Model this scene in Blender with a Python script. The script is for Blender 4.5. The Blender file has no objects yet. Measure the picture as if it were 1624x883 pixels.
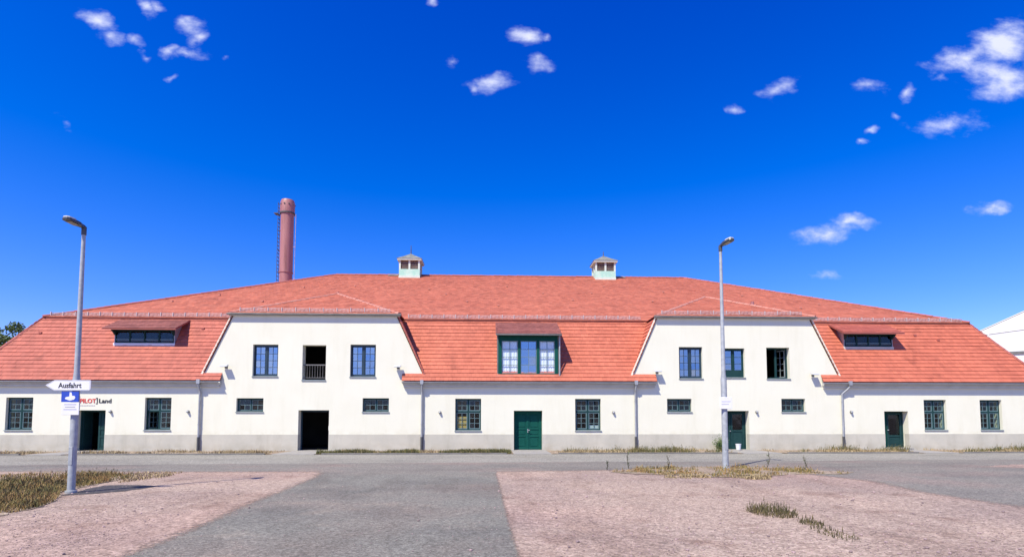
import bpy, bmesh, math, random
from math import radians, sin, cos, pi, sqrt, atan2
from mathutils import Vector, Matrix, noise as mnoise

random.seed(11)
scene = bpy.context.scene
C = scene.collection

# ------------------------------------------------------------------ camera
cam_d = bpy.data.cameras.new('camera')
cam = bpy.data.objects.new('camera', cam_d); C.objects.link(cam)
cam.location = (0, 0, 1.6)
cam.rotation_euler = (radians(90 + 3.7), 0, radians(-2.2))
cam_d.sensor_width = 36.0
cam_d.lens = 36.0 * 900 / 1624
cam_d.shift_y = (608 - 441.5) / 1624
cam_d.clip_start = 0.1
cam_d.clip_end = 6000
scene.camera = cam

# ------------------------------------------------------------------ light and sky
SUN = Vector((1.0, 1.17, -2.1)).normalized()
EL = math.asin(-SUN.z)
ROT = atan2(-SUN.x, -SUN.y)
sd = bpy.data.lights.new('sun', 'SUN')
sd.energy = 5.0; sd.angle = radians(0.5); sd.color = (1.0, 0.94, 0.78)
so = bpy.data.objects.new('sun', sd); C.objects.link(so)
so.rotation_euler = SUN.to_track_quat('-Z', 'Y').to_euler()
so.location = (-20, -20, 50)

scene.view_settings.view_transform = 'Standard'
scene.view_settings.look = 'None'
scene.view_settings.exposure = 0.45
scene.view_settings.gamma = 1.0

world = bpy.data.worlds.new('World'); scene.world = world
world.use_nodes = True
wt = world.node_tree; wn = wt.nodes; wl = wt.links
wn.clear()


def wnode(kind, **kw):
    n = wn.new(kind)
    for k, v in kw.items():
        setattr(n, k, v)
    return n


def wmath(op, a, b=None, c=None, clamp=False):
    n = wn.new('ShaderNodeMath'); n.operation = op; n.use_clamp = clamp
    for i, s in enumerate((a, b, c)):
        if s is None: continue
        if isinstance(s, (int, float)): n.inputs[i].default_value = s
        else: wl.new(s, n.inputs[i])
    return n.outputs[0]


sky = wnode('ShaderNodeTexSky')
sky.sky_type = 'NISHITA'; sky.sun_disc = False
sky.sun_elevation = EL; sky.sun_rotation = ROT % (2 * pi)
sky.air_density = 1.0; sky.dust_density = 0.2; sky.ozone_density = 4.0
SKY_STRENGTH = 0.12
hsv = wnode('ShaderNodeHueSaturation')
hsv.inputs['Hue'].default_value = 0.5
hsv.inputs['Saturation'].default_value = 1.35
hsv.inputs['Value'].default_value = 1.0
wl.new(sky.outputs[0], hsv.inputs['Color'])
# deepen the blue of the whole sky, the way the camera rendered it
grade = wnode('ShaderNodeVectorMath', operation='MULTIPLY_ADD')
grade.inputs[1].default_value = (1.0, .90, 1.35); grade.inputs[2].default_value = (-.27, -.39, 0)
wl.new(hsv.outputs[0], grade.inputs[0])
gmax = wnode('ShaderNodeVectorMath', operation='MAXIMUM'); gmax.inputs[1].default_value = (0, 0, 0)
wl.new(grade.outputs[0], gmax.inputs[0])

# fair weather clouds: soft broken patches fixed in directions of the sky (x/y, z/y of the direction)
CLOUDS = [
    (-0.6982, 0.7078, 0.0571, 0.0259, -0.436, 1.00),
    (-0.6772, 0.6801, 0.0417, 0.0211, -0.349, 1.00),
    (-0.6374, 0.6764, 0.0242, 0.0141, -0.698, 0.80),
    (-0.6209, 0.6486, 0.0220, 0.0117, -0.175, 0.80),
    (-0.6158, 0.7409, 0.0332, 0.0190, -0.873, 0.80),
    (-0.6026, 0.7437, 0.0155, 0.0190, 1.047, 0.80),
    (-0.5433, 0.7050, 0.0378, 0.0261, -0.262, 1.00),
    (-0.5293, 0.6840, 0.0200, 0.0260, -1.047, 0.80),
    (-0.5416, 0.6554, 0.0532, 0.0153, 0.052, 0.90),
    (-0.5792, 0.6568, 0.0243, 0.0129, 0.349, 0.80),
    (-0.5710, 0.6147, 0.0121, 0.0082, -0.000, 0.70),
    (-0.4780, 0.6499, 0.0100, 0.0094, -0.000, 0.55),
    (-0.7494, 0.5225, 0.0367, 0.0138, -0.698, 0.35),
    (0.0640, 0.7060, 0.0396, 0.0254, -0.087, 1.00),
    (0.0883, 0.6571, 0.0337, 0.0265, -0.349, 1.00),
    (0.0015, 0.6130, 0.0530, 0.0227, 0.140, 1.00),
    (-0.0306, 0.6062, 0.0161, 0.0191, -0.000, 0.80),
    (-0.0688, 0.6531, 0.0149, 0.0192, -0.873, 0.85),
    (-0.1030, 0.7680, 0.0173, 0.0146, -0.000, 0.90),
    (0.1036, 0.7034, 0.0163, 0.0085, -0.349, 0.60),
    (0.8973, 0.6849, 0.1112, 0.0374, 0.384, 1.10),
    (0.9732, 0.7143, 0.0933, 0.0602, 0.262, 1.30),
    (0.9630, 0.6455, 0.0929, 0.0683, -0.175, 1.25),
    (0.8598, 0.5545, 0.0978, 0.0318, 0.087, 0.85),
    (0.7169, 0.6237, 0.0486, 0.0209, 0.087, 0.75),
    (0.7833, 0.6129, 0.0183, 0.0295, -0.436, 0.75),
    (0.5358, 0.6158, 0.0527, 0.0256, 0.576, 1.00),
    (0.4548, 0.5776, 0.0238, 0.0133, -0.000, 0.80),
    (0.7582, 0.5683, 0.0146, 0.0110, -0.000, 0.75),
    (0.7124, 0.5466, 0.0193, 0.0109, 0.698, 0.75),
    (0.6943, 0.5172, 0.0169, 0.0085, -0.000, 0.65),
    (0.6280, 0.3498, 0.0926, 0.0308, 0.209, 1.10),
    (0.6666, 0.3645, 0.0667, 0.0237, -0.087, 1.10),
    (0.9364, 0.3934, 0.0584, 0.0180, 0.052, 1.00),
    (0.6095, 0.2637, 0.0424, 0.0105, -0.052, 0.70),
    (0.8510, 0.6466, 0.0246, 0.0173, -0.000, 0.70),
]
tc = wnode('ShaderNodeTexCoord')
sep = wnode('ShaderNodeSeparateXYZ'); wl.new(tc.outputs['Generated'], sep.inputs[0])
yy = wmath('MAXIMUM', sep.outputs[1], 0.05)
px = wmath('DIVIDE', sep.outputs[0], yy); pz = wmath('DIVIDE', sep.outputs[2], yy)
comb = wnode('ShaderNodeCombineXYZ'); wl.new(px, comb.inputs[0]); wl.new(pz, comb.inputs[1])
n1 = wnode('ShaderNodeTexNoise'); n1.inputs['Scale'].default_value = 20; n1.inputs['Detail'].default_value = 5
wl.new(comb.outputs[0], n1.inputs['Vector'])
off = wnode('ShaderNodeVectorMath', operation='SUBTRACT'); wl.new(n1.outputs['Color'], off.inputs[0]); off.inputs[1].default_value = (.5, .5, .5)
sc = wnode('ShaderNodeVectorMath', operation='SCALE'); wl.new(off.outputs[0], sc.inputs[0]); sc.inputs['Scale'].default_value = 0.04
warp = wnode('ShaderNodeVectorMath', operation='ADD'); wl.new(comb.outputs[0], warp.inputs[0]); wl.new(sc.outputs[0], warp.inputs[1])
acc = None
for (cx, cz, rx, rz, rot, st) in CLOUDS:
    m = wnode('ShaderNodeMapping'); m.vector_type = 'TEXTURE'
    m.inputs['Location'].default_value = (cx, cz, 0)
    m.inputs['Rotation'].default_value = (0, 0, rot)
    m.inputs['Scale'].default_value = (rx, rz, 10)
    wl.new(warp.outputs[0], m.inputs['Vector'])
    ln = wnode('ShaderNodeVectorMath', operation='LENGTH'); wl.new(m.outputs[0], ln.inputs[0])
    v = wmath('MULTIPLY', wmath('SUBTRACT', 1.0, ln.outputs['Value'], clamp=True), st)
    acc = v if acc is None else wmath('MAXIMUM', acc, v)
n2 = wnode('ShaderNodeTexNoise'); n2.inputs['Scale'].default_value = 17; n2.inputs['Detail'].default_value = 9; n2.inputs['Roughness'].default_value = 0.6
mp = wnode('ShaderNodeMapping'); mp.inputs['Rotation'].default_value = (0, 0, .35); mp.inputs['Scale'].default_value = (.8, 1.5, 1)
wl.new(comb.outputs[0], mp.inputs['Vector']); wl.new(mp.outputs[0], n2.inputs['Vector'])
front = wmath('MULTIPLY_ADD', wmath('SUBTRACT', n2.outputs['Fac'], 0.5), 2.3, acc)
mr = wnode('ShaderNodeMapRange', interpolation_type='SMOOTHSTEP')
mr.inputs['From Min'].default_value = 0.10; mr.inputs['From Max'].default_value = 1.3
wl.new(front, mr.inputs['Value'])
front = wmath('MULTIPLY', mr.outputs[0], wmath('MULTIPLY', acc, 5.0, clamp=True))
# scattered cloud in the rest of the sky, cover raised for whiter fill light
n3 = wnode('ShaderNodeTexNoise'); n3.inputs['Scale'].default_value = 5.5; n3.inputs['Detail'].default_value = 8; n3.inputs['Roughness'].default_value = .6
m3 = wnode('ShaderNodeMapping'); m3.inputs['Scale'].default_value = (1, 1, 2.2)
wl.new(tc.outputs['Generated'], m3.inputs['Vector']); wl.new(m3.outputs[0], n3.inputs['Vector'])
mr3 = wnode('ShaderNodeMapRange', interpolation_type='SMOOTHSTEP')
mr3.inputs['From Min'].default_value = .53; mr3.inputs['From Max'].default_value = .72
wl.new(n3.outputs['Fac'], mr3.inputs['Value'])
mrb = wnode('ShaderNodeMapRange'); mrb.inputs['From Min'].default_value = .35; mrb.inputs['From Max'].default_value = .1
wl.new(sep.outputs[1], mrb.inputs['Value'])
rest = wmath('MULTIPLY', mr3.outputs[0], mrb.outputs[0])
dens = wmath('MULTIPLY', wmath('MAXIMUM', front, rest), 0.86, clamp=True)
mix = wnode('ShaderNodeMix', data_type='RGBA')
wl.new(dens, mix.inputs[0]); wl.new(gmax.outputs[0], mix.inputs[6])
cshade = wnode('ShaderNodeMix', data_type='RGBA')
cshade.inputs[6].default_value = (4.3, 4.8, 6.9, 1); cshade.inputs[7].default_value = (6.3, 6.4, 7.2, 1)
wl.new(wmath('POWER', dens, 1.6), cshade.inputs[0]); wl.new(cshade.outputs[2], mix.inputs[7])
bg = wnode('ShaderNodeBackground'); bg.inputs['Strength'].default_value = SKY_STRENGTH
wl.new(mix.outputs[2], bg.inputs['Color'])
wo = wnode('ShaderNodeOutputWorld'); wl.new(bg.outputs[0], wo.inputs['Surface'])


# ------------------------------------------------------------------ materials
def new_mat(name):
    m = bpy.data.materials.new(name); m.use_nodes = True
    nt = m.node_tree
    return m, nt, nt.nodes['Principled BSDF']


def rgb(c): return (c[0], c[1], c[2], 1)


def mat(name, a, b=None, scale=4.0, rough=.8, bump=0.0, bscale=60.0, metal=0.0, detail=6, lo=.35, hi=.65, spec=.5, stretch=(1, 1, 1), island=None):
    m, nt, bs = new_mat(name)
    N, L = nt.nodes, nt.links
    bs.inputs['Roughness'].default_value = rough
    bs.inputs['Metallic'].default_value = metal
    bs.inputs['Specular IOR Level'].default_value = spec
    bs.inputs['Base Color'].default_value = rgb(a)
    t = N.new('ShaderNodeTexCoord')
    if b is not None:
        mpn = N.new('ShaderNodeMapping'); mpn.inputs['Scale'].default_value = stretch
        L.new(t.outputs['Object'], mpn.inputs['Vector'])
        nz = N.new('ShaderNodeTexNoise'); nz.inputs['Scale'].default_value = scale; nz.inputs['Detail'].default_value = detail
        L.new(mpn.outputs[0], nz.inputs['Vector'])
        r = N.new('ShaderNodeValToRGB')
        r.color_ramp.elements[0].position = lo; r.color_ramp.elements[1].position = hi
        r.color_ramp.elements[0].color = rgb(a); r.color_ramp.elements[1].color = rgb(b)
        L.new(nz.outputs['Fac'], r.inputs['Fac'])
        out = r.outputs['Color']
        if island is not None:
            g = N.new('ShaderNodeNewGeometry')
            r2 = N.new('ShaderNodeValToRGB')
            els = r2.color_ramp.elements
            while len(els) < len(island): els.new(.5)
            for i, (p, c) in enumerate(island):
                els[i].position = p; els[i].color = rgb(c)
            L.new(g.outputs['Random Per Island'], r2.inputs['Fac'])
            mx = N.new('ShaderNodeMix'); mx.data_type = 'RGBA'; mx.blend_type = 'MULTIPLY'; mx.inputs[0].default_value = 1
            L.new(out, mx.inputs[6]); L.new(r2.outputs['Color'], mx.inputs[7])
            out = mx.outputs[2]
        L.new(out, bs.inputs['Base Color'])
    if bump:
        nb = N.new('ShaderNodeTexNoise'); nb.inputs['Scale'].default_value = bscale; nb.inputs['Detail'].default_value = 4
        L.new(t.outputs['Object'], nb.inputs['Vector'])
        bp = N.new('ShaderNodeBump'); bp.inputs['Strength'].default_value = bump; bp.inputs['Distance'].default_value = .02
        L.new(nb.outputs['Fac'], bp.inputs['Height']); L.new(bp.outputs[0], bs.inputs['Normal'])
    return m


def glass(name, refl, tint=(.6, .7, .75)):
    m, nt, bs = new_mat(name)
    N, L = nt.nodes, nt.links
    N.remove(bs)
    t = N.new('ShaderNodeBsdfTransparent'); t.inputs[0].default_value = rgb(tint)
    g = N.new('ShaderNodeBsdfGlossy'); g.inputs['Roughness'].default_value = .02; g.inputs[0].default_value = (.78, .88, 1, 1)
    tcn = N.new('ShaderNodeTexCoord')
    nz = N.new('ShaderNodeTexNoise'); nz.inputs['Scale'].default_value = 2.2; nz.inputs['Detail'].default_value = 1
    bp = N.new('ShaderNodeBump'); bp.inputs['Strength'].default_value = .03; bp.inputs['Distance'].default_value = .1
    L.new(tcn.outputs['Object'], nz.inputs['Vector']); L.new(nz.outputs['Fac'], bp.inputs['Height']); L.new(bp.outputs[0], g.inputs['Normal'])
    mx = N.new('ShaderNodeMixShader'); mx.inputs[0].default_value = refl
    L.new(t.outputs[0], mx.inputs[1]); L.new(g.outputs[0], mx.inputs[2])
    L.new(mx.outputs[0], N['Material Output'].inputs['Surface'])
    return m


def ground_mat(name, stops, fine, fscale, patch=None, pscale=.35, plo=.45, phi=.62, bump=.5, bscale=90, rough=.95, dark=None):
    """granular surface: grains through a colour ramp, broad patches of a second colour, grain relief"""
    m, nt, bs = new_mat(name)
    N, L = nt.nodes, nt.links
    bs.inputs['Roughness'].default_value = rough; bs.inputs['Specular IOR Level'].default_value = .2
    t = N.new('ShaderNodeTexCoord')
    nz = N.new('ShaderNodeTexNoise'); nz.inputs['Scale'].default_value = fscale; nz.inputs['Detail'].default_value = 5; nz.inputs['Roughness'].default_value = .75
    L.new(t.outputs['Object'], nz.inputs['Vector'])
    r = N.new('ShaderNodeValToRGB')
    els = r.color_ramp.elements
    while len(els) < len(stops): els.new(.5)
    for i, (p, c) in enumerate(stops): els[i].position = p; els[i].color = rgb(c)
    L.new(nz.outputs['Fac'], r.inputs['Fac'])
    out = r.outputs['Color']
    vo = N.new('ShaderNodeTexVoronoi'); vo.inputs['Scale'].default_value = fine
    L.new(t.outputs['Object'], vo.inputs['Vector'])
    hs = N.new('ShaderNodeHueSaturation')
    mrn = N.new('ShaderNodeMapRange'); mrn.inputs['To Min'].default_value = .62; mrn.inputs['To Max'].default_value = 1.32
    sp = N.new('ShaderNodeSeparateColor'); L.new(vo.outputs['Color'], sp.inputs[0])
    L.new(sp.outputs[0], mrn.inputs['Value']); L.new(mrn.outputs[0], hs.inputs['Value']); L.new(out, hs.inputs['Color'])
    out = hs.outputs['Color']
    for (pc, scl, a, b, seed) in (patch or []):
        mpn = N.new('ShaderNodeMapping'); mpn.inputs['Location'].default_value = (seed, seed * .7, 0)
        L.new(t.outputs['Object'], mpn.inputs['Vector'])
        pz2 = N.new('ShaderNodeTexNoise'); pz2.inputs['Scale'].default_value = scl; pz2.inputs['Detail'].default_value = 7; pz2.inputs['Roughness'].default_value = .6
        L.new(mpn.outputs[0], pz2.inputs['Vector'])
        mr2 = N.new('ShaderNodeMapRange'); mr2.inputs['From Min'].default_value = a; mr2.inputs['From Max'].default_value = b
        L.new(pz2.outputs['Fac'], mr2.inputs['Value'])
        mx = N.new('ShaderNodeMix'); mx.data_type = 'RGBA'; mx.blend_type = 'MULTIPLY'
        L.new(mr2.outputs[0], mx.inputs[0]); L.new(out, mx.inputs[6]); mx.inputs[7].default_value = rgb(pc)
        out = mx.outputs[2]
    L.new(out, bs.inputs['Base Color'])
    bp = N.new('ShaderNodeBump'); bp.inputs['Strength'].default_value = bump; bp.inputs['Distance'].default_value = .02
    nb = N.new('ShaderNodeTexNoise'); nb.inputs['Scale'].default_value = bscale; nb.inputs['Detail'].default_value = 4
    L.new(t.outputs['Object'], nb.inputs['Vector'])
    L.new(nb.outputs['Fac'], bp.inputs['Height']); L.new(bp.outputs[0], bs.inputs['Normal'])
    return m


M = {}
M['plaster'] = mat('white_plaster', (.755, .735, .60), (.725, .702, .565), scale=.7, rough=.9, bump=.22, bscale=18, lo=.42, hi=.75)


def weather(m, col, scale, stretch, lo, hi, seed=0, zfade=None):
    """streaks and patches of dirt laid over a material's base colour"""
    nt = m.node_tree; N, L = nt.nodes, nt.links
    bs = N['Principled BSDF']; src = bs.inputs['Base Color'].links[0].from_socket
    t = N.new('ShaderNodeTexCoord'); mpn = N.new('ShaderNodeMapping'); mpn.inputs['Scale'].default_value = stretch; mpn.inputs['Location'].default_value = (seed, seed * .3, seed * .7)
    L.new(t.outputs['Object'], mpn.inputs['Vector'])
    nz = N.new('ShaderNodeTexNoise'); nz.inputs['Scale'].default_value = scale; nz.inputs['Detail'].default_value = 7; nz.inputs['Roughness'].default_value = .62
    L.new(mpn.outputs[0], nz.inputs['Vector'])
    mr_ = N.new('ShaderNodeMapRange'); mr_.inputs['From Min'].default_value = lo; mr_.inputs['From Max'].default_value = hi
    L.new(nz.outputs['Fac'], mr_.inputs['Value']); fac = mr_.outputs[0]
    if zfade:
        sp = N.new('ShaderNodeSeparateXYZ'); L.new(t.outputs['Object'], sp.inputs[0])
        mz = N.new('ShaderNodeMapRange'); mz.inputs['From Min'].default_value = zfade[0]; mz.inputs['From Max'].default_value = zfade[1]
        L.new(sp.outputs[2], mz.inputs['Value'])
        mm = N.new('ShaderNodeMath'); mm.operation = 'MULTIPLY'; L.new(fac, mm.inputs[0]); L.new(mz.outputs[0], mm.inputs[1]); fac = mm.outputs[0]
    mx = N.new('ShaderNodeMix'); mx.data_type = 'RGBA'; mx.blend_type = 'MULTIPLY'
    L.new(fac, mx.inputs[0]); L.new(src, mx.inputs[6]); mx.inputs[7].default_value = rgb(col)
    L.new(mx.outputs[2], bs.inputs['Base Color'])


weather(M['plaster'], (.955, .95, .93), 1.6, (1.6, 1, .22), .50, .75, 3)
weather(M['plaster'], (.93, .915, .88), 3.0, (1, 1, 1), .42, .62, 9, (1.2, .86))
M['plinth'] = mat('grey_plinth', (.47, .448, .375), (.53, .50, .415), scale=1.1, rough=.92, bump=.25, bscale=30)
weather(M['plinth'], (.84, .81, .76), 2.2, (1, 1, 1.4), .40, .62, 5, (.5, .02))
weather(M['plinth'], (.92, .915, .90), 1.5, (1.5, 1, .4), .5, .65, 15)
M['cornice'] = mat('cornice', (.60, .58, .51), (.52, .50, .44), scale=2, rough=.85)
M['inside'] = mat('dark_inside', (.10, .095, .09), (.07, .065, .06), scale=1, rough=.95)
M['dark'] = mat('unlit_interior', (.018, .018, .02), (.012, .012, .014), scale=2, rough=1.0, spec=.1)  # near-black colour standing for the unlit space inside the dormers
M['tile'] = mat('clay_tile', (.50, .138, .080), (.44, .115, .066), scale=.55, rough=.75, bump=.2, bscale=14, lo=.35, hi=.7,
                island=[(0, (.88, .85, .84)), (.5, (.97, .97, .97)), (1, (1.07, 1.07, 1.05))])
M['tile_up'] = mat('clay_tile_weathered', (.505, .160, .094), (.465, .142, .085), scale=.4, rough=.8, bump=.2, bscale=14, lo=.35, hi=.7,
                   island=[(0, (.84, .82, .81)), (.5, (.97, .97, .97)), (1, (1.08, 1.08, 1.07))])
M['tile_dim'] = mat('clay_tile_dim', (.44, .12, .080), (.39, .10, .068), scale=.55, rough=.75, bump=.2, bscale=14, lo=.35, hi=.7,
                    island=[(0, (.86, .83, .82)), (.5, (.97, .97, .97)), (1, (1.07, 1.07, 1.05))])  # lens vignetting over the left wing put into a darker tile colour
M['tile_brown'] = mat('brown_dormer_tile', (.30, .105, .082), (.25, .085, .068), scale=.8, rough=.8, bump=.2, bscale=14,
                      island=[(0, (.8, .78, .77)), (.5, (.97, .97, .97)), (1, (1.1, 1.1, 1.08))])
for k_ in ('tile', 'tile_up', 'tile_dim'):
    weather(M[k_], (.74, .72, .72), 1.3, (1, 1, .5), .56, .72, 4)
    weather(M[k_], (.62, .60, .58), 9.0, (1, 1, 1), .64, .72, 8)
M['ridge_pale'] = mat('pale_hip_clay', (.47, .22, .17), (.42, .15, .11), scale=3, rough=.8)
M['ridge'] = mat('ridge_clay', (.40, .11, .085), (.30, .09, .075), scale=2, rough=.8)
M['deck'] = mat('roof_deck', (.22, .06, .045), (.17, .05, .04), scale=2, rough=.9)
M['zinc'] = mat('zinc', (.42, .43, .44), (.33, .34, .35), scale=3, rough=.45, metal=.35)
M['zinc_dark'] = mat('dull_zinc', (.13, .125, .12), (.19, .18, .17), scale=3, rough=.6, metal=.2)
M['guard'] = mat('guard_metal', (.56, .46, .45), (.30, .19, .18), scale=7, rough=.6)
M['iron'] = mat('cast_iron', (.055, .055, .06), (.09, .09, .09), scale=6, rough=.6)
M['green'] = mat('green_paint', (.004, .066, .052), (.006, .078, .06), scale=3, rough=.65, bump=.05, spec=.12)
M['green_dark'] = mat('dark_and_shaded_green', (.010, .040, .042), (.016, .052, .052), scale=3, rough=.65, spec=.15)  # dark green frames, also door leaves coloured as if in recess shade
M['bar'] = mat('glazing_bar_paint', (.10, .17, .18), (.13, .20, .21), scale=3, rough=.5)
M['sill'] = mat('sill_metal', (.20, .24, .25), (.25, .29, .30), scale=3, rough=.5)
M['blue_frame'] = mat('blue_grey_frame', (.012, .035, .055), (.02, .045, .065), scale=3, rough=.45)
M['mint'] = mat('mint_paint', (.36, .62, .50), (.50, .68, .56), scale=3.5, rough=.8)
M['cream'] = mat('pale_paint', (.62, .68, .58), (.52, .60, .52), scale=4, rough=.8)
M['louvre'] = mat('brown_louvre', (.16, .12, .10), (.22, .17, .14), scale=4, rough=.8)
M['slate'] = mat('lead_sheet', (.24, .24, .20), (.13, .14, .125), scale=3, rough=.7)
M['chimney'] = mat('chimney_paint', (.38, .165, .155), (.32, .13, .125), scale=1.2, rough=.5, stretch=(2, 2, .35))
weather(M['chimney'], (.62, .55, .5), 1.6, (2, 2, .2), .5, .68, 2)
M['steel'] = mat('galvanised', (.40, .42, .43), (.31, .33, .345), scale=9, rough=.5, metal=.12)
M['lamp_dark'] = mat('lamp_casing', (.05, .055, .065), (.075, .08, .09), scale=6, rough=.4)
M['lamp_top'] = mat('lamp_shell', (.50, .51, .52), (.42, .43, .44), scale=6, rough=.4)
M['lens'] = mat('lamp_lens', (.20, .16, .12), (.26, .22, .17), scale=8, rough=.3)
M['sign_white'] = mat('sign_white', (.78, .78, .80), (.72, .72, .75), scale=4, rough=.5)
M['sign_blue'] = mat('sign_blue', (.02, .06, .42), (.025, .075, .46), scale=4, rough=.45)
M['ink'] = mat('black_print', (.02, .02, .022), rough=.6)
M['red_ink'] = mat('red_print', (.65, .06, .04), rough=.6)
M['pale_ink'] = mat('grey_print', (.30, .28, .36), rough=.7)
M['curtain'] = mat('white_curtain', (.90, .90, .86), (.80, .81, .79), scale=2.5, rough=.9, stretch=(6, 1, .6))
M['yellow'] = mat('yellow_card', (.72, .45, .14), (.66, .38, .10), scale=3, rough=.9)
M['white_thing'] = mat('white_plastic', (.75, .75, .74), (.68, .68, .68), scale=4, rough=.5)
M['membrane'] = mat('white_cladding', (.66, .665, .64), (.61, .615, .60), scale=.9, rough=.7, stretch=(.5, 1, 2))
M['membrane_wall'] = mat('white_panel', (.72, .71, .67), (.68, .67, .63), scale=.8, rough=.75)
M['concrete'] = mat('concrete', (.31, .29, .265), (.25, .237, .22), scale=3, rough=.9, bump=.3)
M['kerb'] = mat('old_kerb', (.20, .185, .165), (.13, .12, .11), scale=2, rough=.9, bump=.3)
M['glass_up'] = glass('window_glass_bright', .36, (.35, .42, .5))
M['glass_low'] = glass('window_glass_dull', .025, (.82, .88, .87))
M['glass_dormer'] = glass('window_glass_clear', .07, (.95, .97, .98))
M['bark'] = mat('bark', (.10, .075, .055), (.07, .05, .04), scale=6, rough=.95)
M['leaf'] = mat('leaf', (.055, .105, .03), (.085, .135, .035), scale=1.2, rough=.7, island=[(0, (.6, .65, .6)), (.5, (1, 1, 1)), (1, (1.4, 1.3, .9))])
M['leaf_green'] = mat('weed_leaf', (.075, .11, .035), (.11, .13, .045), scale=3, rough=.8, island=[(0, (.6, .65, .6)), (.5, (1, 1, 1)), (1, (1.5, 1.35, 1.0))])
M['dry'] = mat('dry_grass', (.33, .215, .095), (.215, .185, .075), scale=.8, rough=.9,
               island=[(0, (.55, .72, .55)), (.3, (.8, .9, .65)), (.55, (1, .85, .75)), (.8, (1.05, .9, .8)), (1, (1.7, 1.6, 1.5))])
M['weed'] = mat('mixed_weed', (.20, .165, .075), (.14, .14, .055), scale=.5, rough=.9,
                island=[(0, (.35, .42, .35)), (.4, (.6, .72, .5)), (.7, (1, .92, .8)), (1, (1.8, 1.6, 1.4))])
M['olive'] = mat('olive_weed', (.115, .095, .045), (.085, .085, .035), scale=2, rough=.9, island=[(0, (.5, .5, .5)), (.5, (1, .95, .85)), (1, (1.7, 1.5, 1.2))])
M['straw'] = mat('pale_straw', (.42, .33, .19), (.34, .25, .13), scale=.8, rough=.9, island=[(0, (.4, .4, .38)), (.5, (.9, .9, .85)), (1, (1.3, 1.3, 1.3))])
M['stalk'] = mat('dark_stalk', (.07, .065, .035), (.10, .085, .045), scale=3, rough=.9)
M['soil'] = ground_mat('dry_soil', [(.3, (.16, .12, .09)), (.5, (.30, .23, .17)), (.7, (.42, .34, .26))], 22, 3.0, [((.6, .62, .5), 1.1, .5, .62, 3)], bump=.8, bscale=12)
M['gravel'] = ground_mat('pink_gravel', [(.28, (.20, .146, .112)), (.46, (.355, .266, .21)), (.58, (.415, .315, .252)), (.75, (.50, .39, .318))], 34, 7.0,
                         [((.80, .80, .84), .22, .45, .62, 7), ((.72, .66, .64), .9, .55, .7, 31), ((1.06, 1.0, 1.0), .13, .45, .6, 60)], bump=.7, bscale=40)
M['asphalt'] = ground_mat('worn_asphalt', [(.3, (.13, .122, .103)), (.5, (.20, .19, .163)), (.7, (.28, .268, .23))], 55, 12,
                          [((.78, .78, .8), .35, .48, .62, 11), ((1.12, 1.02, 1.0), .2, .45, .6, 40)], bump=.6, bscale=70)
M['road'] = ground_mat('road_asphalt', [(.3, (.155, .142, .122)), (.5, (.205, .188, .162)), (.7, (.26, .238, .208))], 40, 8,
                       [((.84, .84, .86), .25, .48, .6, 21), ((1.15, 1.03, 1.02), .3, .5, .62, 80)], bump=.4, bscale=50)
M['ground_shadow'] = ground_mat('painted_ground_shadow', [(.3, (.045, .042, .045)), (.5, (.07, .065, .068)), (.7, (.12, .11, .11))], 45, 9, bump=.5, bscale=50)  # dark ground colour for the painted shadow by the left lamp
M['pave'] = ground_mat('pale_asphalt', [(.3, (.225, .212, .18)), (.5, (.27, .256, .218)), (.7, (.32, .302, .262))], 30, 6,
                       [((.86, .86, .87), .3, .48, .6, 51)], bump=.4, bscale=50)
weather(M['gravel'], (.84, .82, .81), .55, (2.4, .40, 1), .50, .64, 6)
weather(M['gravel'], (1.10, 1.09, 1.08), .9, (1.0, .7, 1), .52, .66, 17)
weather(M['asphalt'], (.84, .83, .83), .6, (1.6, .5, 1), .50, .64, 12)
weather(M['asphalt'], (1.18, 1.12, 1.08), 1.4, (1, 1, 1), .56, .70, 22)
weather(M['road'], (.86, .85, .85), .5, (.35, 1.6, 1), .50, .64, 19)
weather(M['pave'], (.90, .89, .88), .5, (.35, 1.6, 1), .48, .62, 23)
M['stone'] = mat('pebble', (.40, .29, .275), (.30, .22, .21), scale=3, rough=.9, island=[(0, (.45, .45, .47)), (.5, (.95, .95, .95)), (1, (1.35, 1.3, 1.3))])


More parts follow.
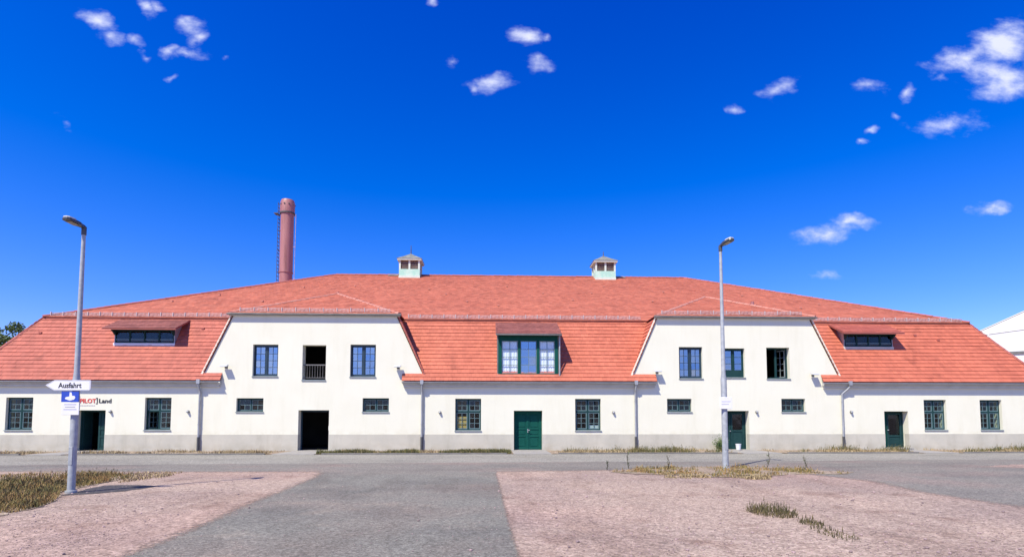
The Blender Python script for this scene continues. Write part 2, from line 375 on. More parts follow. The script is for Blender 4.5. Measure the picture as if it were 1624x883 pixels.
# ------------------------------------------------------------------ mesh helpers
class MB:
    def __init__(s): s.v = []; s.f = []; s.mi = []

    def add(s, vs, fs, mi=0):
        o = len(s.v); s.v += [tuple(p) for p in vs]
        for f in fs: s.f.append(tuple(i + o for i in f)); s.mi.append(mi)

    def quad(s, a, b, c, d, mi=0): s.add([a, b, c, d], [(0, 1, 2, 3)], mi)

    def box(s, x0, x1, y0, y1, z0, z1, mi=0):
        s.add([(x0, y0, z0), (x1, y0, z0), (x1, y1, z0), (x0, y1, z0), (x0, y0, z1), (x1, y0, z1), (x1, y1, z1), (x0, y1, z1)],
              [(0, 3, 2, 1), (4, 5, 6, 7), (0, 1, 5, 4), (1, 2, 6, 5), (2, 3, 7, 6), (3, 0, 4, 7)], mi)

    def hexa(s, p, mi=0):   # 8 points: bottom ring then top ring
        s.add(p, [(0, 3, 2, 1), (4, 5, 6, 7), (0, 1, 5, 4), (1, 2, 6, 5), (2, 3, 7, 6), (3, 0, 4, 7)], mi)

    def tube(s, pts, rad, n=10, cap=True, mi=0):
        """tapered tube along points"""
        pts = [Vector(p) for p in pts]
        if isinstance(rad, (int, float)): rad = [rad] * len(pts)
        base = len(s.v); prev = None
        for i, p in enumerate(pts):
            d = (pts[min(i + 1, len(pts) - 1)] - pts[max(i - 1, 0)]).normalized()
            if prev is None:
                a = d.orthogonal().normalized()
            else:
                a = (prev - d * prev.dot(d)).normalized()
            prev = a; b = d.cross(a)
            for k in range(n):
                t = 2 * pi * k / n
                s.v.append(tuple(p + (a * cos(t) + b * sin(t)) * rad[i]))
        for i in range(len(pts) - 1):
            for k in range(n):
                k2 = (k + 1) % n
                s.f.append((base + i * n + k, base + i * n + k2, base + (i + 1) * n + k2, base + (i + 1) * n + k)); s.mi.append(mi)
        if cap:
            s.f.append(tuple(base + k for k in range(n))[::-1]); s.mi.append(mi)
            s.f.append(tuple(base + (len(pts) - 1) * n + k for k in range(n))); s.mi.append(mi)

    def prism(s, poly, y0, y1, mi=0):
        """polygon in x,z extruded in y"""
        n = len(poly)
        vs = [(x, y0, z) for x, z in poly] + [(x, y1, z) for x, z in poly]
        fs = [tuple(range(n)), tuple(range(2 * n - 1, n - 1, -1))] + [(i, i + n, (i + 1) % n + n, (i + 1) % n) for i in range(n)]
        s.add(vs, fs, mi)

    def prism_x(s, poly, x0, x1, mi=0):
        n = len(poly)
        vs = [(x0, y, z) for y, z in poly] + [(x1, y, z) for y, z in poly]
        fs = [tuple(range(n)), tuple(range(2 * n - 1, n - 1, -1))] + [(i, i + n, (i + 1) % n + n, (i + 1) % n) for i in range(n)]
        s.add(vs, fs, mi)

    def mesh(s, name, mats, smooth=False, fix=True):
        me = bpy.data.meshes.new(name)
        me.from_pydata(s.v, [], s.f)
        if not isinstance(mats, (list, tuple)): mats = [mats]
        for m in mats: me.materials.append(m)
        if len(mats) > 1: me.polygons.foreach_set('material_index', s.mi)
        if fix:
            bm = bmesh.new(); bm.from_mesh(me)
            bmesh.ops.recalc_face_normals(bm, faces=bm.faces)
            bm.to_mesh(me); bm.free()
        if smooth:
            me.polygons.foreach_set('use_smooth', [True] * len(me.polygons))
            try: me.set_sharp_from_angle(angle=radians(40))
            except Exception: pass
        me.update()
        return me

    def build(s, name, mats, parent=None, smooth=False, bevel=0, fix=True, inv=None):
        me = s.mesh(name, mats, smooth, fix)
        return link(name, me, parent, bevel)


def link(name, me, parent=None, bevel=0, loc=(0, 0, 0)):
    o = bpy.data.objects.new(name, me); C.objects.link(o)
    o.location = loc
    if parent is not None:
        o.parent = parent
        if parent.type == 'EMPTY':
            o.matrix_parent_inverse = Matrix.Translation(-parent.location)
    if bevel:
        b = o.modifiers.new('bevel', 'BEVEL'); b.width = bevel; b.segments = 2; b.limit_method = 'ANGLE'
    return o


def tag(o, label, cat, group=None, kind=None):
    o['label'] = label
    if cat: o['category'] = cat
    if group: o['group'] = group
    if kind: o['kind'] = kind
    return o


def thing(name, loc, label, cat, group=None):
    o = bpy.data.objects.new(name, None); C.objects.link(o)
    o.location = loc; o.empty_display_size = .2
    return tag(o, label, cat, group)


def text_mesh(name, s, size, mtl, parent, loc, rot=(pi / 2, 0, 0), width=None, ext=.002, shear=0, bold=0.0):
    cu = bpy.data.curves.new(name, 'FONT'); cu.body = s; cu.size = size; cu.extrude = ext
    cu.align_x = 'LEFT'; cu.align_y = 'BOTTOM_BASELINE'; cu.shear = shear; cu.offset = bold
    cu.resolution_u = 3
    tmp = bpy.data.objects.new('tmp', cu); C.objects.link(tmp)
    dg = bpy.context.evaluated_depsgraph_get(); dg.update()
    me = bpy.data.meshes.new_from_object(tmp.evaluated_get(dg))
    bpy.data.objects.remove(tmp); bpy.data.curves.remove(cu)
    xs = [v.co.x for v in me.vertices]
    w = max(xs) - min(xs); k = (width / w) if width else 1
    R = Matrix.Translation(loc) @ Matrix.Rotation(rot[0], 4, 'X') @ Matrix.Scale(k, 4, (1, 0, 0))
    me.transform(R)
    me.materials.clear(); me.materials.append(mtl); me.name = name
    return link(name, me, parent)


def structure(o): o['kind'] = 'structure'; return o


# ------------------------------------------------------------------ ground and roads
g = MB()
# dense near, sparse far, one sheet
xs = [-2500, -400, -120, -60, -40, -30, -20, -10, 0, 10, 20, 30, 40, 60, 120, 400, 2500]
ys = [-2500, -400, -60, -20, 0, 10, 20, 30, 40, 60, 120, 400, 2500]
for i in range(len(xs) - 1):
    for j in range(len(ys) - 1):
        g.quad((xs[i], ys[j], 0), (xs[i + 1], ys[j], 0), (xs[i + 1], ys[j + 1], 0), (xs[i], ys[j + 1], 0))
structure(g.build('ground', M['gravel']))


def ragged(pts, amp, step=.12, sc=1.3, seed=0, skip=()):
    out = []
    n = len(pts)
    for i in range(n):
        a = Vector((*pts[i], 0)); b = Vector((*pts[(i + 1) % n], 0))
        L = (b - a).length
        if i in skip or L > 60:
            out.append((a.x, a.y)); continue
        k = max(1, int(L / step)); nrm = Vector((-(b - a).y, (b - a).x, 0)).normalized()
        for q in range(k):
            t = q / k; p = a.lerp(b, t)
            f = min(1, 4 * t, 4 * (1 - t)) if L > 1 else .3
            d = mnoise.fractal(Vector((p.x * sc, p.y * sc, seed)), 1.0, 2.0, 5) * amp * f
            p = p + nrm * d
            out.append((p.x, p.y))
    return out


def sheet(name, poly, z, m):
    bm = bmesh.new()
    f = bm.faces.new([bm.verts.new((x, y, z)) for x, y in poly])
    if f.normal.z < 0: bmesh.ops.reverse_faces(bm, faces=[f])
    bm.normal_update()
    bmesh.ops.triangulate(bm, faces=list(bm.faces))
    bmesh.ops.recalc_face_normals(bm, faces=list(bm.faces))
    for f in bm.faces:
        if f.normal.z < 0: f.normal_flip()
    me = bpy.data.meshes.new(name); bm.to_mesh(me); bm.free(); me.materials.append(m)
    return structure(link(name, me))


sheet('pavement', ragged([(-70, 21.0), (-22, 21.0), (-14, 21.1), (-4, 21.6), (8, 21.9), (20, 22.4), (70, 23), (70, 27.02), (-70, 27.02)], .10, seed=2, step=.2), .004, M['pave'])
road_poly = ragged([(-70, 18.4), (-22, 18.3), (-14, 17.9), (-9.5, 17.6), (-5.4, 17.5), (.25, 17.4), (4.2, 17.8), (9.0, 16.9), (9.6, 14.6), (9.2, 12.4), (9.4, 9.8), (13, 6.0), (20, 2.0), (70, 2), (70, 23.2), (20, 22.55), (8, 22.0), (-4, 21.7), (-14, 21.15), (-22, 21.05), (-70, 21.05)], .16, seed=5, step=.15)
sheet('road', road_poly, .008, M['road'])
DRIVE = [(.46, 3), (.39, 6.76), (.34, 8.92), (.30, 11.78), (.27, 14.5), (.22, 17.6), (-5.35, 17.75), (-5.1, 16.0), (-4.96, 13.6), (-4.84, 11.1), (-4.6, 8.6), (-4.52, 6.95), (-4.6, 3)]
sheet('driveway', ragged(DRIVE, .055, seed=9, step=.05, sc=1.9), .012, M['asphalt'])
# a pale patch of grit washed over the far right of the road
sheet('grit_patch', ragged([(17, 19.2), (21, 17.0), (27, 16.5), (36, 16.6), (36, 19.4), (26, 20.6), (20, 20.4)], .5, seed=12, step=.2, sc=.7), .012, M['gravel'])
def dust(name, line, w0, w1, z, m):
    """band of grit thinning out across an asphalt edge; colour attribute 'cover' runs from full to none"""
    V = []; F = []; A = []
    pts = []
    for a, b in zip(line, line[1:]):
        a = Vector((*a, 0)); b = Vector((*b, 0)); k = max(1, int((b - a).length / .3))
        for q in range(k): pts.append(a.lerp(b, q / k))
    pts.append(Vector((*line[-1], 0)))
    for i, p in enumerate(pts):
        d = (pts[min(i + 1, len(pts) - 1)] - pts[max(i - 1, 0)]).normalized(); n = Vector((-d.y, d.x, 0))
        sg = 1 if w1 > w0 else -1
        for wq, cv in ((w0 - sg * .3, 1), (w0, .85), (w0 + (w1 - w0) * .45, .55), (w1, 0)):
            q = p + n * wq; V.append((q.x, q.y, .0015 if wq == w0 - sg * .3 else z)); A.append(cv)
    for i in range(len(pts) - 1):
        for j in range(3): F.append((i * 4 + j, i * 4 + j + 1, i * 4 + j + 5, i * 4 + j + 4))
    me = bpy.data.meshes.new(name); me.from_pydata(V, [], F)
    at = me.attributes.new('cover', 'FLOAT', 'POINT'); at.data.foreach_set('value', A)
    me.materials.append(m); me.update()
    return structure(link(name, me))


gd = M['gravel'].copy(); gd.name = 'gravel_dust'
N_, L_ = gd.node_tree.nodes, gd.node_tree.links
at_ = N_.new('ShaderNodeAttribute'); at_.attribute_name = 'cover'
tc_ = N_.new('ShaderNodeTexCoord'); nz_ = N_.new('ShaderNodeTexNoise'); nz_.inputs['Scale'].default_value = 9; nz_.inputs['Detail'].default_value = 8; nz_.inputs['Roughness'].default_value = .75
L_.new(tc_.outputs['Object'], nz_.inputs['Vector'])
ad_ = N_.new('ShaderNodeMath'); ad_.operation = 'ADD'; L_.new(at_.outputs['Fac'], ad_.inputs[0]); L_.new(nz_.outputs['Fac'], ad_.inputs[1])
mr_d = N_.new('ShaderNodeMapRange'); mr_d.inputs['From Min'].default_value = .80; mr_d.inputs['From Max'].default_value = 1.15; L_.new(ad_.outputs[0], mr_d.inputs['Value'])
L_.new(mr_d.outputs[0], N_['Principled BSDF'].inputs['Alpha'])
dust('grit_edge', [(-4.5, 5), (-4.52, 6.95), (-4.6, 8.6), (-4.84, 11.1), (-4.96, 13.6), (-5.1, 16.0), (-5.35, 17.6)], .12, -.55, .0135, gd)
dust('grit_edge', [(.22, 17.5), (.27, 14.5), (.30, 11.78), (.34, 8.92), (.39, 6.76), (.42, 5)], .06, -.14, .0135, gd)
dust('grit_edge', [(-22, 18.15), (-14, 17.75), (-9.5, 17.5), (-5.3, 17.4)], -.1, 1.3, .0095, gd)
dust('grit_edge', [(.25, 17.3), (4.2, 17.7), (9.0, 16.8)], -.1, 1.2, .0095, gd)
dust('grit_edge', [(9.0, 16.9), (9.6, 14.6), (9.2, 12.4), (9.4, 9.8), (13, 6.0)], -.15, .9, .0095, gd)
sheet('shadow_patch', ragged([(-9.5, 14.5), (-8.75, 14.55), (-8.05, 14.3), (-8.25, 13.3), (-8.7, 12.85), (-9.15, 12.55), (-9.3, 13.4)], .10, seed=33, step=.06, sc=2.2), .006, M['ground_shadow'])  # shadow beside the lamp and its signs, painted as a dark ground patch
sheet('soil_strip', ragged([(-60, 27.14), (62, 27.14), (62, 29.98), (-60, 29.98)], .01, seed=3), .02, M['soil'])
kb = MB()
doors_x = [(-21.3, -19.7), (-10.2, -8.2), (1.1, 2.95), (12.2, 14.1), (21.2, 22.9)]
kx = -60
for a, b in doors_x + [(62, 62)]:
    kb.box(kx, a - .3, 27.02, 27.14, -.1, .07); kx = b + .3
structure(kb.build('kerb', M['kerb'], bevel=.012))
for a, b in doors_x:
    m_ = MB(); m_.box(a + .02, b - .02, 27.0, 29.97, -.05, .032)
    structure(m_.build('path', M['concrete'], bevel=.01))

# ------------------------------------------------------------------ the long hall
HX0, HX1 = -26.8, 30.35          # wall corners
Y0 = 30.0                         # facade plane
YB = 59.0
WT = .5
hall = thing('long_hall', (1.7, 30, 0), 'long white plastered hall with a red tiled mansard roof, two white gables and green doors', 'building')

# openings (x0, x1, z0, z1)
W1 = (-24.74, -23.4, 1.08, 2.77); W2 = (-17.8, -16.47, 1.08, 2.77); W3 = (-1.84, -.48, 1.04, 2.74); W4 = (4.51, 5.88, 1.04, 2.74)
W5 = (23.57, 24.82, 1.06, 2.71); W6 = (26.72, 27.95, 1.06, 2.71)
U1 = (-12.4, -11.1, 3.87, 5.56); U2 = (-9.84, -8.62, 3.68, 5.54); U3 = (-7.36, -6.03, 3.86, 5.58)
U4 = (10.14, 11.42, 3.82, 5.54); U5 = (12.58, 13.73, 3.88, 5.48); U6 = (14.93, 16.2, 3.82, 5.53)
S1 = (-13.17, -11.79, 2.02, 2.75); S2 = (-6.68, -5.31, 2.02, 2.76); S3 = (9.45, 10.78, 2.03, 2.75); S4 = (15.68, 16.99, 2.03, 2.76)
D1 = (-21.28, -19.76, .0, 2.12); D2 = (-9.98, -8.40, .0, 2.13); D3 = (1.25, 2.76, .0, 2.11); D4 = (12.42, 13.88, .0, 2.11); D5 = (21.34, 22.67, .08, 2.09)

GL = (-14.92, -3.51, -13.41, -5.00)     # gable: bottom left, bottom right, top left, top right
GR = (7.60, 18.89, 9.02, 17.32)
ZG0, ZG1 = 3.9, 7.16


def wall(name, x0, x1, z1, holes, gable=None):
    m = MB()
    if gable:
        def xl(z): return x0 if z <= ZG0 else x0 + (gable[2] - x0) * (z - ZG0) / (ZG1 - ZG0)
        def xr(z): return x1 if z <= ZG0 else x1 + (gable[3] - x1) * (z - ZG0) / (ZG1 - ZG0)
    else:
        xl = lambda z: x0
        xr = lambda z: x1
    zc = sorted(set([0, z1] + ([ZG0] if gable else []) + [h[2] for h in holes] + [h[3] for h in holes]))
    cuts = sorted(set([h[0] for h in holes] + [h[1] for h in holes]))
    for za, zb in zip(zc, zc[1:]):
        fa = [xl(za)] + cuts + [xr(za)]; fb = [xl(zb)] + cuts + [xr(zb)]
        for i in range(len(fa) - 1):
            mx = (fa[i] + fa[i + 1]) / 2; mz = (za + zb) / 2
            if any(h[0] < mx < h[1] and h[2] < mz < h[3] for h in holes): continue
            m.quad((fa[i], Y0, za), (fa[i + 1], Y0, za), (fb[i + 1], Y0, zb), (fb[i], Y0, zb))
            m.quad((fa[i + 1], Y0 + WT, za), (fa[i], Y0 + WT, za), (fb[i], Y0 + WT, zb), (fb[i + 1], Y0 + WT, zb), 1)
    for (a, b, c, d) in holes:
        y, Y = Y0, Y0 + WT
        m.quad((a, y, c), (a, Y, c), (a, Y, d), (a, y, d)); m.quad((b, Y, c), (b, y, c), (b, y, d), (b, Y, d))
        m.quad((a, y, d), (a, Y, d), (b, Y, d), (b, y, d)); m.quad((a, Y, c), (a, y, c), (b, y, c), (b, Y, c))
    if gable:
        m.quad((xl(z1), Y0, z1), (xr(z1), Y0, z1), (xr(z1), Y0 + WT, z1), (xl(z1), Y0 + WT, z1))
        for f in (xl, xr):
            m.quad((f(ZG0), Y0, ZG0), (f(ZG0), Y0 + WT, ZG0), (f(z1), Y0 + WT, z1), (f(z1), Y0, z1))
    return m.build(name, [M['plaster'], M['inside']], hall, fix=False)


wall('wall', HX0, GL[0], 3.62, [W1, W2, D1])
wall('gable_wall', GL[0], GL[1], ZG1, [U1, U2, U3, S1, S2, D2], GL)
wall('wall', GL[1], GR[0], 3.62, [W3, W4, D3])
wall('gable_wall', GR[0], GR[1], ZG1, [U4, U5, U6, S3, S4, D4], GR)
wall('wall', GR[1], HX1, 3.62, [W5, W6, D5])
for xa, xb in ((HX0, HX0 + WT), (HX1 - WT, HX1)):
    m = MB(); m.box(xa, xb, Y0 + WT + .002, YB, 0, 3.6); m.build('side_wall', M['plaster'], hall)
m = MB(); m.box(HX0, HX1, YB + .002, YB + WT, 0, 3.6); m.build('back_wall', M['plaster'], hall)
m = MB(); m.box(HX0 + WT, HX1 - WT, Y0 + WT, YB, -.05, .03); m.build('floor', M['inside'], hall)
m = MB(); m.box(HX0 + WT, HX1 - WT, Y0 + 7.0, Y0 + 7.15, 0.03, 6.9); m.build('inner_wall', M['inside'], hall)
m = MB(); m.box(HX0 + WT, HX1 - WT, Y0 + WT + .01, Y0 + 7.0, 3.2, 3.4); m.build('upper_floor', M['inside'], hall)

# plinth in runs between the doors, turned into the door reveals
edges = [HX0 - .015] + [e for a, b, *_ in (D1, D2, D3, D4, D5) for e in (a, b)] + [HX1 + .015]
for i in range(0, len(edges), 2):
    m = MB(); a, b = edges[i], edges[i + 1]
    m.box(a, b, Y0 - .015, Y0 - .001, -.05, .87)
    if i > 0: m.box(a - .006, a - .001, Y0 - .0, Y0 + .3, .0, .87)
    if i < len(edges) - 2: m.box(b + .001, b + .006, Y0 - .0, Y0 + .3, .0, .87)
    m.build('plinth', M['plinth'], hall)
for d in (D1, D2, D3, D4, D5):
    m = MB(); m.box(d[0] + .01, d[1] - .01, Y0 - .35 if d is D5 else Y0 - .10, Y0 + WT, -.02, d[2] + .045)
    m.build('doorstep', M['concrete'], hall, bevel=.01)

# ------------------------------------------------------------------ roof
TANU = .457
TL = 1.58                   # rise per run of the steep lower slope
YE, ZE = 29.76, 3.66              # tile edge at the eaves
YK, ZK = 31.95, 7.28              # edge of the upper roof at the break
YR = 44.5; ZR = ZK + TANU * (YR - YK)
XKL, XKR = -24.65, 28.1           # break corners
XRL, XRR = XKL + (YR - YK), XKR - (YR - YK)


def tiles(name, O, u, v, V, lo, hi, rowh, tw, m, parent, lift=.034, deckname=None, back=.05):
    """rows of single lapped tiles on a slope; lo/hi give the ends of a row at slope distance s"""
    O = Vector(O); u = Vector(u).normalized(); v = Vector(v).normalized(); n = u.cross(v).normalized()
    if n.z < 0: n = -n
    t = MB(); dk = MB()
    rows = max(1, int(round(V / rowh))); rh = V / rows

    def P(a, s, h): return O + u * a + v * s + n * h
    for r in range(rows):
        s0 = r * rh; s1 = min(V, s0 + rh * 1.08)
        l0, h0, l1, h1 = lo(s0), hi(s0), lo(s1), hi(s1)
        sm = s0 + rh; L1, H1 = lo(min(V, sm)), hi(min(V, sm))
        if h0 - l0 < .02: continue
        dk.quad(P(l0, s0, -.03), P(h0, s0, -.03), P(max(H1, L1), min(V, sm), -.03), P(L1, min(V, sm), -.03))
        if abs(h1 - h0) > .6: h1 = h0
        if abs(l1 - l0) > .6: l1 = l0
        off_ = (r % 2) * tw * .5
        k0 = int(math.floor((min(l0, l1) - off_) / tw)); k1 = int(math.ceil((max(h0, h1) - off_) / tw))
        for k in range(k0, k1):
            a = off_ + k * tw + .002; b = off_ + (k + 1) * tw - .002
            a0, b0 = max(a, l0), min(b, h0); a1, b1 = max(a, l1), min(b, h1)
            if b0 - a0 < .01 and b1 - a1 < .01: continue
            if b0 < a0: a0 = b0 = (a0 + b0) / 2
            if b1 < a1: a1 = b1 = (a1 + b1) / 2
            j = random.uniform(-.005, .006); j2 = random.uniform(-.005, .005)
            q = [P(a0, s0, lift + j), P(b0, s0, lift + j + j2), P(b1, s1, .006), P(a1, s1, .006),
                 P(a0, s0, -.002), P(b0, s0, -.002)]
            t.add(q, [(0, 1, 2, 3), (4, 5, 1, 0), (4, 0, 3), (1, 5, 2)])
    d = dk.build(deckname or 'roof_slope', M['deck'], parent, fix=False)
    o = t.build(name, m, d, fix=False); o['kind'] = 'stuff'
    return d


LLen = sqrt((YK + .12 - YE) ** 2 + ((YK + .12 - YE) * TL) ** 2)   # up to just under the break
cy = 1 / sqrt(1 + TL * TL)        # run per slope distance


def yl(s): return YE + s * cy
def zl(s): return ZE + s * cy * TL
def side_l(gx0, gx1, z): return gx0 + (gx1 - gx0) * (z - ZG0) / (ZG1 - ZG0)


HIPL = lambda s: XKL - (YK + .2 - yl(s))
HIPR = lambda s: XKR + (YK + .2 - yl(s))
RET = {'l': -13.94, 'ml': -4.63, 'mr': 8.86, 'r': 17.90}
vdir = (0, 1, TL)
tiles('roof_tiles', (0, YE, ZE), (1, 0, 0), vdir, LLen, HIPL,
      lambda s: RET['l'] if yl(s) < Y0 - .02 else side_l(GL[0], GL[2], zl(s)), .25, .22, M['tile_dim'], hall, lift=.038)
tiles('roof_tiles', (0, YE, ZE), (1, 0, 0), vdir, LLen,
      lambda s: RET['ml'] if yl(s) < Y0 - .02 else side_l(GL[1], GL[3], zl(s)),
      lambda s: RET['mr'] if yl(s) < Y0 - .02 else side_l(GR[0], GR[2], zl(s)), .25, .22, M['tile'], hall, lift=.038)
tiles('roof_tiles', (0, YE, ZE), (1, 0, 0), vdir, LLen,
      lambda s: RET['r'] if yl(s) < Y0 - .02 else side_l(GR[1], GR[3], zl(s)), HIPR, .25, .22, M['tile'], hall, lift=.038)
# upper roof, front
cu_ = 1 / sqrt(1 + TANU ** 2)
ULen = (YR - YK) / cu_
tiles('roof_tiles', (0, YK, ZK), (1, 0, 0), (0, 1, TANU), ULen, lambda s: XKL + s * cu_, lambda s: XKR - s * cu_, .33, .25, M['tile_up'], hall)
# the two cross roofs: steep flanks, hipped upper roofs
ZC, YC = 7.19, 29.86
for gb in (GL, GR):
    c = (gb[0] + gb[1]) / 2; hw = (gb[3] - gb[2]) / 2 + .22
    for sgn in (-1, 1):
        xb = gb[0] if sgn < 0 else gb[1]; xt = gb[2] if sgn < 0 else gb[3]
        slope = Vector((xt - xb, 0, ZG1 - ZG0)); V = slope.length
        n_off = .05 * sgn
        yv = lambda s: YE + ((ZG0 + s / V * (ZG1 - ZG0)) - ZE) / TL + .02
        tiles('roof_tiles', (xb + n_off, 0, ZG0), (0, 1, 0), slope, V * 1.0, lambda s: Y0 - .06, lambda s: max(Y0 - .06, yv(s)), .25, .22, M['tile'], hall, lift=.038)
        # upper flank
        xe = c + sgn * hw
        Vu = hw / cu_
        ybase = YK + (ZC - ZK) / TANU
        tiles('roof_tiles', (xe, 0, ZC), (0, 1, 0), (-sgn, 0, TANU), Vu, lambda s: YC + s * cu_, lambda s: ybase + s * cu_ + .1, .33, .25, M['tile_up'], hall)
        # pale mortar verge on the edge of the gable
        m = MB()
        e = Vector((xt - xb, 0, ZG1 - ZG0)); L = e.length; e.normalize(); q = Vector((e.z, 0, -e.x)) * (1 if sgn > 0 else -1)
        a = Vector((xb, 0, ZG0 + .06)); b = a + e * (L - .04)
        pts = []
        for p in (a, b):
            pts.append([p + q * .015, p + q * .105])
        m.hexa([(pts[0][0].x, Y0 - .045, pts[0][0].z), (pts[0][1].x, Y0 - .045, pts[0][1].z), (pts[0][1].x, Y0 + .02, pts[0][1].z), (pts[0][0].x, Y0 + .02, pts[0][0].z),
                (pts[1][0].x, Y0 - .045, pts[1][0].z), (pts[1][1].x, Y0 - .045, pts[1][1].z), (pts[1][1].x, Y0 + .02, pts[1][1].z), (pts[1][0].x, Y0 + .02, pts[1][0].z)])
        m.build('verge', M['ridge'] if (gb is GL and sgn > 0) else M['plaster'], hall)
    Vf = hw / cu_
    tiles('roof_tiles', (0, YC, ZC), (1, 0, 0), (0, 1, TANU), Vf, lambda s: c - hw + s * cu_, lambda s: c + hw - s * cu_, .33, .25, M['tile_up'], hall)
    # eaves of the gable: soffit board and gutter edge
    m = MB(); m.box(c - hw - .02, c + hw + .02, YC + .046, Y0 + .01, ZC - .13, ZC - .035); m.build('eaves_board', M['cornice'], hall)
    m = MB(); m.box(c - hw - .10, c + hw + .10, YC - .09, YC + .045, ZC - .085, ZC - .005); m.build('gutter', M['zinc_dark'], hall, bevel=.02)

# ends and back of the roof (away from the camera)
m = MB()
yb_e = YB + .74; xl0, xr0 = XKL - 2.4, XKR + 2.4
for X, xk, xr_ in ((xl0, XKL, XRL), (xr0, XKR, XRR)):
    m.quad((X, YE, ZE), (X, yb_e, ZE), (xk, yb_e - 2.4, ZK), (xk, YK, ZK))
    m.add([(xk, YK, ZK), (xk, yb_e - 2.4, ZK), (xr_, YR, ZR)], [(0, 1, 2)])
m.quad((xl0, yb_e, ZE), (xr0, yb_e, ZE), (XKR, yb_e - 2.4, ZK), (XKL, yb_e - 2.4, ZK))
m.quad((XKL, yb_e - 2.4, ZK), (XKR, yb_e - 2.4, ZK), (XRR, YR, ZR), (XRL, YR, ZR))
m.build('rear_roof', M['tile_up'], hall)


def caps(name, lines, r=.13, step=.36, m_=None):
    t = MB()
    for a, b in lines:
        a = Vector(a); b = Vector(b); L = (b - a).length; k = int(L / step); d = (b - a) / k
        for i in range(k):
            p = a + d * i + Vector((0, 0, random.uniform(-.008, .008))); q = p + d * 1.06
            side = d.cross(Vector((0, 0, 1))).normalized(); upv = side.cross(d).normalized()
            ring = []
            for (pp, rr) in ((p, r * 1.08), (q, r * .92)):
                for kk in range(6):
                    an = pi * kk / 5
                    ring.append(pp + side * cos(an) * rr + upv * (sin(an) * rr * .75 - .01))
            t.add(ring, [(kk, kk + 1, kk + 7, kk + 6) for kk in range(5)] + [tuple(range(6)), tuple(range(11, 5, -1))])
    o = t.build(name, m_ or M['ridge'], hall, fix=True)
    o['kind'] = 'stuff'
    return o


caps('ridge_tiles', [((XRL, YR, ZR), (XRR, YR, ZR))])
caps('hip_tiles', [((XKL, YK, ZK + .02), (XRL, YR, ZR)), ((XKR, YK, ZK + .02), (XRR, YR, ZR)),
                   ((XKL - 2.4, YE, ZE), (XKL, YK + .16, ZK - .02)), ((XKR + 2.4, YE, ZE), (XKR, YK + .16, ZK - .02))])
for gb in (GL, GR):
    c = (gb[0] + gb[1]) / 2; hw = (gb[3] - gb[2]) / 2 + .22
    za = ZC + hw * TANU
    caps('hip_tiles', [((c - hw, YC, ZC), (c, YC + hw, za)), ((c + hw, YC, ZC), (c, YC + hw, za)), ((c, YC + hw, za), (c, YK + (za - ZK) / TANU, za))], r=.12, m_=M['ridge_pale'])
# edge board under the break
for a, b in ((XKL, GL[2] - .25), (GL[3] + .25, GR[2] - .25), (GR[3] + .25, XKR)):
    m = MB(); m.box(a, b, YK - .02, YK + .06, ZK - .06, ZK - .035); m.build('drip_edge', M['ridge'], hall)

# snow guards, one panel after another
gm = MB(); SL = .66
for z in (.02, .10, .17): gm.box(.012, SL - .012, -.012, .012, z - .011, z + .011)
for i in range(9):
    x = .04 + i * (SL - .08) / 8
    gm.box(x - .009, x + .009, -.008, .008, .0, .18)
gm.box(-.02, .03, -.03, .05, -.02, .215)
guard = gm.mesh('snow_guard', M['guard'])


def guards(a, b, y, z):
    k = int((b - a) / SL); st = (b - a) / k
    for i in range(k):
        link('snow_guard', guard, hall, loc=(a + i * st, y, z + random.uniform(-.012, .012)))


for a, b in ((XKL + .3, GL[2] - .35), (GL[3] + .35, GR[2] - .35), (GR[3] + .35, XKR - .3)):
    guards(a, b, YK + .16, ZK + .11)
for gb in (GL, GR):
    guards(gb[2] + .25, gb[3] - .25, YC + .22, ZC + .13)

# eaves: stepped cornice and zinc gutter
for a, b in ((xl0, RET['l']), (RET['ml'], RET['mr']), (RET['r'], xr0)):
    m = MB()
    m.box(a + .05, b - .05, YE + .05, Y0 - .002, 3.45, 3.63); m.box(a + .09, b - .09, YE + .12, Y0 - .003, 3.33, 3.448)
    m.build('cornice', M['cornice'], hall)
    m = MB(); poly = []
    yc, zc, r = YE - .035, 3.60, .075
    for k in range(9):
        t = pi + pi * k / 8; poly.append((yc + cos(t) * r, zc + sin(t) * r))
    for k in range(9):
        t = 2 * pi - pi * k / 8; poly.append((yc + cos(t) * r * .86, zc + sin(t) * r * .86))
    m.prism_x(poly, a + .02, b - .02); m.build('gutter', M['zinc'], hall)
for x, s_ in ((-15.0, 1), (-3.57, 1), (7.72, 1), (18.98, 1)):
    m = MB()
    m.box(x - .085, x + .085, YE - .115, YE + .04, 3.48, 3.70)
    if x > 18: pth = [(x + .35, YE - .035, 3.62), (x + .35, YE - .035, 3.42), (x + .25, 29.83, 3.25), (x, 29.89, 3.02), (x, 29.905, 2.85), (x, 29.905, .72)]; m = MB(); m.box(x + .27, x + .44, YE - .115, YE + .04, 3.48, 3.70)
    else: pth = [(x, YE - .035, 3.6), (x, YE - .035, 3.40), (x, 29.88, 3.16), (x, 29.905, 3.05), (x, 29.905, .72)]
    m.tube(pth, .052, 10)
    dp = m.build('downpipe', M['zinc'], hall, smooth=True)
    m = MB(); m.tube([(x, 29.9, .74), (x, 29.9, .70), (x, 29.9, .02)], [.07, .066, .066], 12); m.build('standpipe', M['iron'], dp, smooth=True)
    for z in (2.6, 1.4):
        m = MB(); m.tube([(x, 29.905, z - .02), (x, 29.905, z + .02)], .062, 10); m.box(x - .012, x + .012, 29.95, 29.998, z - .012, z + .012); m.build('pipe_clip', M['zinc'], dp)

# ------------------------------------------------------------------ windows
pane_cache = {}


